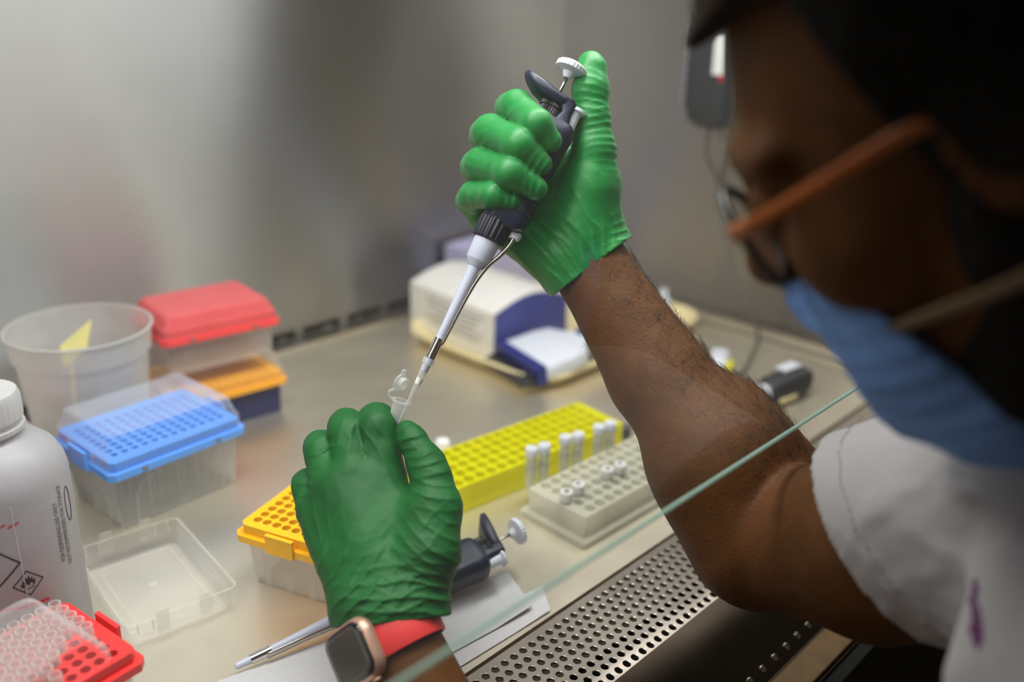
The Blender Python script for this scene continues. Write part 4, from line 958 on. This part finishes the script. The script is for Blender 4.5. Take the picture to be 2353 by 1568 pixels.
# ---- hair, beard, cap
f = Field(HO-.17, HO+.19, .0034)
f.ell(hd(-16, 0, 46), (.106, .086, .094), HR); f.ell(hd(-50, 0, -20), (.060, .072, .080), HR, .03)
f.relief(lambda P: -.0015*vnoise(P, 120) - .002*vnoise(P, 50), .012)
f.ell(hd(-26, 0, -4), (.050, .090, .052), HR, .02); f.cut(hd(20, 0, 30), HF*.98 - HU*.10)
o, *_ = f.build('hair', M['hair']); child(o); tag(o, 'short black hair')
f = Field(HO-.17, HO+.19, .0034)
for e in (-1, 1): f.cone(hd(6, 52*e, -34), hd(26, 40*e, -84), .026, .025, .02); f.cone(hd(26, 40*e, -86), hd(44, 16*e, -108), .025, .020, .02); f.cone(hd(0, 66*e, 0), hd(6, 58*e, -40), .014, .020, .01)
f.relief(lambda P: -.0012*vnoise(P, 150) - .002*vnoise(P, 60), .012)
o, *_ = f.build('beard', M['hair']); child(o); tag(o, 'dark beard along the jaw')
f = Field(HO-.17, HO+.21, .0034)
f.ell(hd(-19, 0, 52), (.095, .087, .092), HR); f.cut(hd(50, 0, 88), -HU*.95 + HF*.22)
g = Field(HO-.17, HO+.21, .0034); g.ell(hd(33, 0, 95), (.047, .062, .0065), HR @ np.array(Matrix.Rotation(R_(6), 3, 'Y')), 0); g.ell(hd(30, 0, 101), (.038, .055, .010), HR, .01)
k = .006; hh = np.clip(.5 + .5*(g.D-f.D)/k, 0, 1); f.D = g.D*(1-hh) + f.D*hh - k*hh*(1-hh)
o, *_ = f.build('cap', M['cap_cloth']); child(o); tag(o, 'dark brown cap with a short brim')

# ---- surgical mask with its strap
f = Field(HO-.16, HO+.17, .0026)
f.ell(hd(55, 0, -62), (.049, .061, .068), HR); f.cone(hd(94, 0, -10), hd(100, 0, -34), .009, .012, .022); f.cone(hd(48, 0, -104), hd(80, 0, -94), .034, .026, .02); f.cone(hd(50, 26, -104), hd(50, -26, -104), .030, .030, .02)
mf = lambda P: -.0004*np.sin((P @ HU)/.0130*2*math.pi)*np.clip(((P-HO) @ HF - .03)/.03, 0, 1) - .0008*vnoise(P, 60)
f.relief(mf, .008); f.cut(hd(64, 0, -40), -HF*.95 + HU*.33); f.cut(hd(96, 0, -6), HU*.93 - HF*.30)
o, *_ = f.build('face_mask', M['mask']); child(o); tag(o, 'light blue surgical face mask')
m = MB(); sp_ = catmull([hd(64, 55, -47), hd(40, 70, -44), hd(10, 85, -41), hd(-31, 93, -36), hd(-84, 80, -25), hd(-122, 0, -10), hd(-84, -80, -25), hd(-31, -93, -36), hd(10, -85, -41), hd(40, -70, -44), hd(64, -55, -47)], 6)
rg = []
for i, p in enumerate(sp_):
    t = sp_[min(i+1, len(sp_)-1)]-sp_[max(i-1, 0)]; t /= np.linalg.norm(t); n = p-hd(-10, 0, 0); n -= t*(n @ t); n /= np.linalg.norm(n); b = np.cross(t, n)
    rg.append([p + b*.0036*math.cos(a) + n*.0012*math.sin(a) for a in [2*math.pi*j/10 for j in range(10)]])
m.loft(rg); o = m.build('mask_strap', M['strap'], smooth=True); child(o)

# ---- T-shirt: sleeve and torso
HEM = at(2045, 1225, .548); HAX = SHO-ELB; HAX /= np.linalg.norm(HAX)
def shirt():
    f = Field((.12, -.26, -.17), (.69, .28, .36), .0031)
    f.ell(TO, (.178, .118, .21), None, .04); f.cone(LS + V3((0, 0, .0)), SHO*.75 + TO*.25 + V3((.02, -.02, .04)), .074, .076, .05)
    f.cone(SHO, HEM - HAX*.05, .072, .0600, .03); f.cone(LS, LS*.6 + LE*.4, .068, .060, .03)
    f.cone(at(2352, 1200, .445), at(2352, 1580, .40), .014, .031, .010)
    Z = [(at(2120, 1200, .51), .05, IMD(.8, .6), .030, .0030), (at(2200, 1330, .50), .05, IMD(.75, -.65), .032, .0036), (at(2080, 1350, .51), .04, IMD(.6, -.8), .026, .0022), (at(2250, 1180, .48), .05, IMD(1, .1), .024, .0030)]
    f.relief(lambda P: folds(P, Z) - .0010*vnoise(P, 30), .009)
    # hem: slanted cut across the upper arm; neck opening; left sleeve cut
    n = -HAX*.93 - CU*.42 - CR*.05; d = None
    g = np.meshgrid(*f.ax, indexing='ij', sparse=True); n = n/np.linalg.norm(n)
    pl = ((g[0]-HEM[0])*n[0] + (g[1]-HEM[1])*n[1] + (g[2]-HEM[2])*n[2]); near = np.sqrt((g[0]-HEM[0])**2 + (g[1]-HEM[1])**2 + (g[2]-HEM[2])**2)
    f.D = np.where(near < .13, np.maximum(f.D, pl), f.D).astype(np.float32)
    f.ell(V3((.42, -.04, .22)), (.075, .075, .075), None, .01, sub=True)
    o, v, fc = f.build('t_shirt', M['shirt']); child(o); tag(o, 'white cotton short sleeved T-shirt'); return o, v, fc, n
SH, SV, SF, HN = shirt()

def decal(name, mat, poly, V, Fq, lift, parent_tag=None, dmax=9):
    """printed mark: the faces of a garment inside an outline, lifted a hair off the cloth"""
    c = V[Fq].mean(1); q = (c-CAM) @ RM; px, py = W/2 + F*q[:, 0]/-q[:, 2], H/2 - F*q[:, 1]/-q[:, 2]; ins = np.zeros(len(c), bool); n = len(poly)
    for i in range(n):
        (x0, y0), (x1, y1) = poly[i], poly[(i+1) % n]; t = ((y0 > py) != (y1 > py)) & (px < (x1-x0)*(py-y0)/((y1-y0) or 1e-9) + x0); ins ^= t
    e1, e2 = V[Fq[:, 1]]-V[Fq[:, 0]], V[Fq[:, 3]]-V[Fq[:, 0]]; nr = np.cross(e1, e2); nr /= np.linalg.norm(nr, axis=1)[:, None] + 1e-12
    ins &= ((c-CAM)*nr).sum(1) < 0; ins &= -q[:, 2] < dmax; sel = Fq[ins]; u, inv = np.unique(sel, return_inverse=True); vn = np.zeros((len(V), 3))
    for k in range(4): np.add.at(vn, Fq[ins][:, k], nr[ins])
    vv = V[u] + vn[u]/(np.linalg.norm(vn[u], axis=1)[:, None]+1e-9)*lift; me = bpy.data.meshes.new(name); me.from_pydata(vv.tolist(), [], inv.reshape(-1, 4).tolist()); me.materials.append(mat)
    o = bpy.data.objects.new(name, me); COL.objects.link(o); return o
o = decal('purple_print', M['purple'], [(2236, 1335), (2243, 1335), (2250, 1400), (2260, 1478), (2246, 1500), (2233, 1450), (2232, 1390)], SV, SF, .0006)
o.parent = SH
# hem stitching: a thread line following the sleeve edge
dd = (SV-HEM) @ HN; rad = np.linalg.norm(SV-HEM, axis=1); sel = SV[(np.abs(dd+.020) < .0022) & (rad < .11)]
e1 = np.cross(HN, CA); e1 /= np.linalg.norm(e1); e2 = np.cross(HN, e1); hc = sel.mean(0); an = np.arctan2((sel-hc) @ e2, (sel-hc) @ e1); m = MB(); nb_ = 150; pts = []
for k in range(nb_):
    q = sel[(an >= -math.pi + 2*math.pi*k/nb_) & (an < -math.pi + 2*math.pi*(k+1)/nb_)]
    if len(q): p = q.mean(0); pts.append(p + (p-hc)/np.linalg.norm(p-hc)*.0004)
for k in range(0, len(pts)-1): m.tube([pts[k]*.85+pts[k+1]*.15, pts[k]*.2+pts[k+1]*.8], .00035, 4)
o = m.build('hem_stitching', M['stitch']); o.parent = SH; o['kind'] = 'stuff'
tag(person, 'person in cap, glasses, blue mask and green gloves leaning into the cabinet', 'person')

# ---- hair on the right forearm
def arm_hair():
    c = BV[BF].mean(1); nr = np.cross(BV[BF[:, 1]]-BV[BF[:, 0]], BV[BF[:, 3]]-BV[BF[:, 0]]); nr /= np.linalg.norm(nr, axis=1)[:, None]+1e-12
    ax = ELB-WR_; L = np.linalg.norm(ax); ax /= L; t = (c-WR_) @ ax; rad = np.linalg.norm(c-WR_-np.outer(t, ax), axis=1); ok = np.nonzero((t > .012) & (t < L*1.02) & (rad < .062))[0]
    up = nr[ok] @ (CR*.8 + CU*.6); w = np.clip(.25 + up, .03, 1.3); pick = rng.choice(ok, 1700, p=w/w.sum()); m = MB()
    for i in pick:
        n = nr[i]; d = -ax*rng.uniform(.2, 1.0) + np.cross(n, ax)*rng.normal(0, .5); d -= n*(d @ n); d /= np.linalg.norm(d)+1e-9; ln = rng.uniform(.006, .014); b = rng.uniform(.25, .7); sd = np.cross(n, d)*rng.normal(0, .25)
        p0 = c[i] + rng.normal(0, .0012, 3) - n*.0006; P = [p0 + d*ln*s_ + n*ln*b*(s_-.75*s_*s_) + sd*ln*s_*s_ for s_ in (0, .35, .7, 1)]
        m.tube(P, [.00010, .00009, .00007, .00003], 3, False)
    o = m.build('arm_hair', M['arm_hair']); child(o); o['kind'] = 'stuff'; return o
arm_hair()

# ---- glasses
def glasses():
    root = empty('glasses', tuple(hd(84, 0, 16)))
    inv = Matrix.Translation(-Vector(root.location))
    def add(o): o.parent = root; o.matrix_parent_inverse = inv; return o
    for s in (1, -1):
        c = (96, 32.5*s, 9); ring = []
        for k in range(41):
            a = 2*math.pi*k/40; ring.append(hd(c[0] - 5*abs(math.cos(a))*(1 if math.cos(a)*s > 0 else -.2), c[1] + 25*math.cos(a), c[2] + 23.5*math.sin(a)))
        m = MB(); m.tube(ring, .0021, 8, False); o = add(m.build('lens_rim', M['frame_black'], smooth=True)); o['label'] = 'round black lens rim'
        m = MB(); m.add([hd(96, *c[1:])] + ring[:-1], [(0, k+1, (k+1) % 40+1) for k in range(40)]); g = m.build('lens', M['lens'], smooth=True); g.parent = o
        m = MB(); pts = catmull([hd(91, 57*s, 19), hd(86, 65*s, 20), hd(60, 72*s, 20.5), hd(10, 79*s, 21), hd(-12, 80*s, 14), hd(-24, 79*s, -4)], 5); rg = []
        for i, p in enumerate(pts):
            t = pts[min(i+1, len(pts)-1)]-pts[max(i-1, 0)]; t /= np.linalg.norm(t); b = HU - t*(HU @ t); b /= np.linalg.norm(b); n = np.cross(t, b); w = .0030 if i < 20 else .0022
            rg.append([p + b*w*math.cos(a) + n*.0011*math.sin(a) for a in [2*math.pi*j/10 for j in range(10)]])
        m.loft(rg); o = add(m.build('temple', M['temple'], smooth=True)); o['label'] = 'amber coloured temple'
        m = MB(); R2 = HR; m.box(hd(91, 58*s, 19), (.006, .006, .007), R2); add(m.build('hinge', M['temple'], bevel=.001))
    m = MB(); m.tube(catmull([hd(98, 10, 15), hd(101, 0, 19), hd(98, -10, 15)], 6), .002, 8); add(m.build('bridge', M['frame_black'], smooth=True))
    return tag(root, 'round dark framed glasses with amber temples on the bent face', 'glasses')
glasses()

# ---- wristwatch
def watch():
    root = empty('wristwatch'); R = np.column_stack([W1, W2, np.cross(W1, W2)]); sg = 1.0 if np.cross(W1, W2) @ WN > 0 else -1.0
    root.matrix_world = mat4(R, WC); a, b = .0330, .0265; top = b+.001
    def P(x, y, z): return V3((x, y, sg*z))
    def L(rows, n=6):
        out = [[P(p[0], p[1], z) for p in rr(w, d, r, 0, n)] for w, d, r, z in rows]; return out
    m = MB(); m.loft(L([(.035, .031, .008, top-.001), (.0415, .0375, .0105, top+.002), (.0425, .0385, .011, top+.005), (.0415, .0375, .0105, top+.0085), (.0375, .0335, .009, top+.0105)])); m.build('case', M['watch_case'], root, smooth=True, ang=60)
    m = MB(); m.loft(L([(.0385, .0345, .0090, top+.0095), (.0375, .0335, .0085, top+.0112), (.034, .030, .007, top+.0119)])); m.build('screen_rim', M['watch_rim'], root, smooth=True, ang=60)
    m = MB(); m.loft(L([(.0345, .0305, .007, top+.0112), (.0335, .0295, .0066, top+.0122), (.029, .025, .006, top+.0124)])); m.build('screen', M['watch_glass'], root, smooth=True, ang=60)
    m = MB(); m.lathe([(.0030, 0), (.0033, .0006), (.0033, .002), (.0026, .0026)], P(.009, .0188, top+.0052), (0, 1, 0), 18); m.build('crown', M['watch_case'], root, smooth=True, ang=40)
    for side in (1, -1):                 # the two strap halves from the case ends round to the clasp
        m = MB(); rg = []; n = 22
        for k in range(n+1):
            t = R_(62) - R_(152)*k/n if side > 0 else R_(118) + R_(152)*k/n
            wd = (.0225 - .004*min(1, k/n*1.4))/2; th = .0013; c, s_ = math.cos(t), math.sin(t); ctr = (a*c*1.07, b*s_*1.08 + .0010); nx, nz = c/a, s_/b; q = math.hypot(nx, nz); nx, nz = nx/q, nz/q
            rg.append([P(ctr[0]+nx*v*th, u*wd, ctr[1]+nz*v*th) for u, v in ((-1, -.6), (-1, .6), (-.9, 1), (.9, 1), (1, .6), (1, -.6), (.9, -1), (-.9, -1))])
        m.loft(rg); m.build('band', M['red_band'], root, smooth=True, ang=50)
    return tag(root, 'rose gold smart watch with dark square screen and red band', 'watch')
watch()
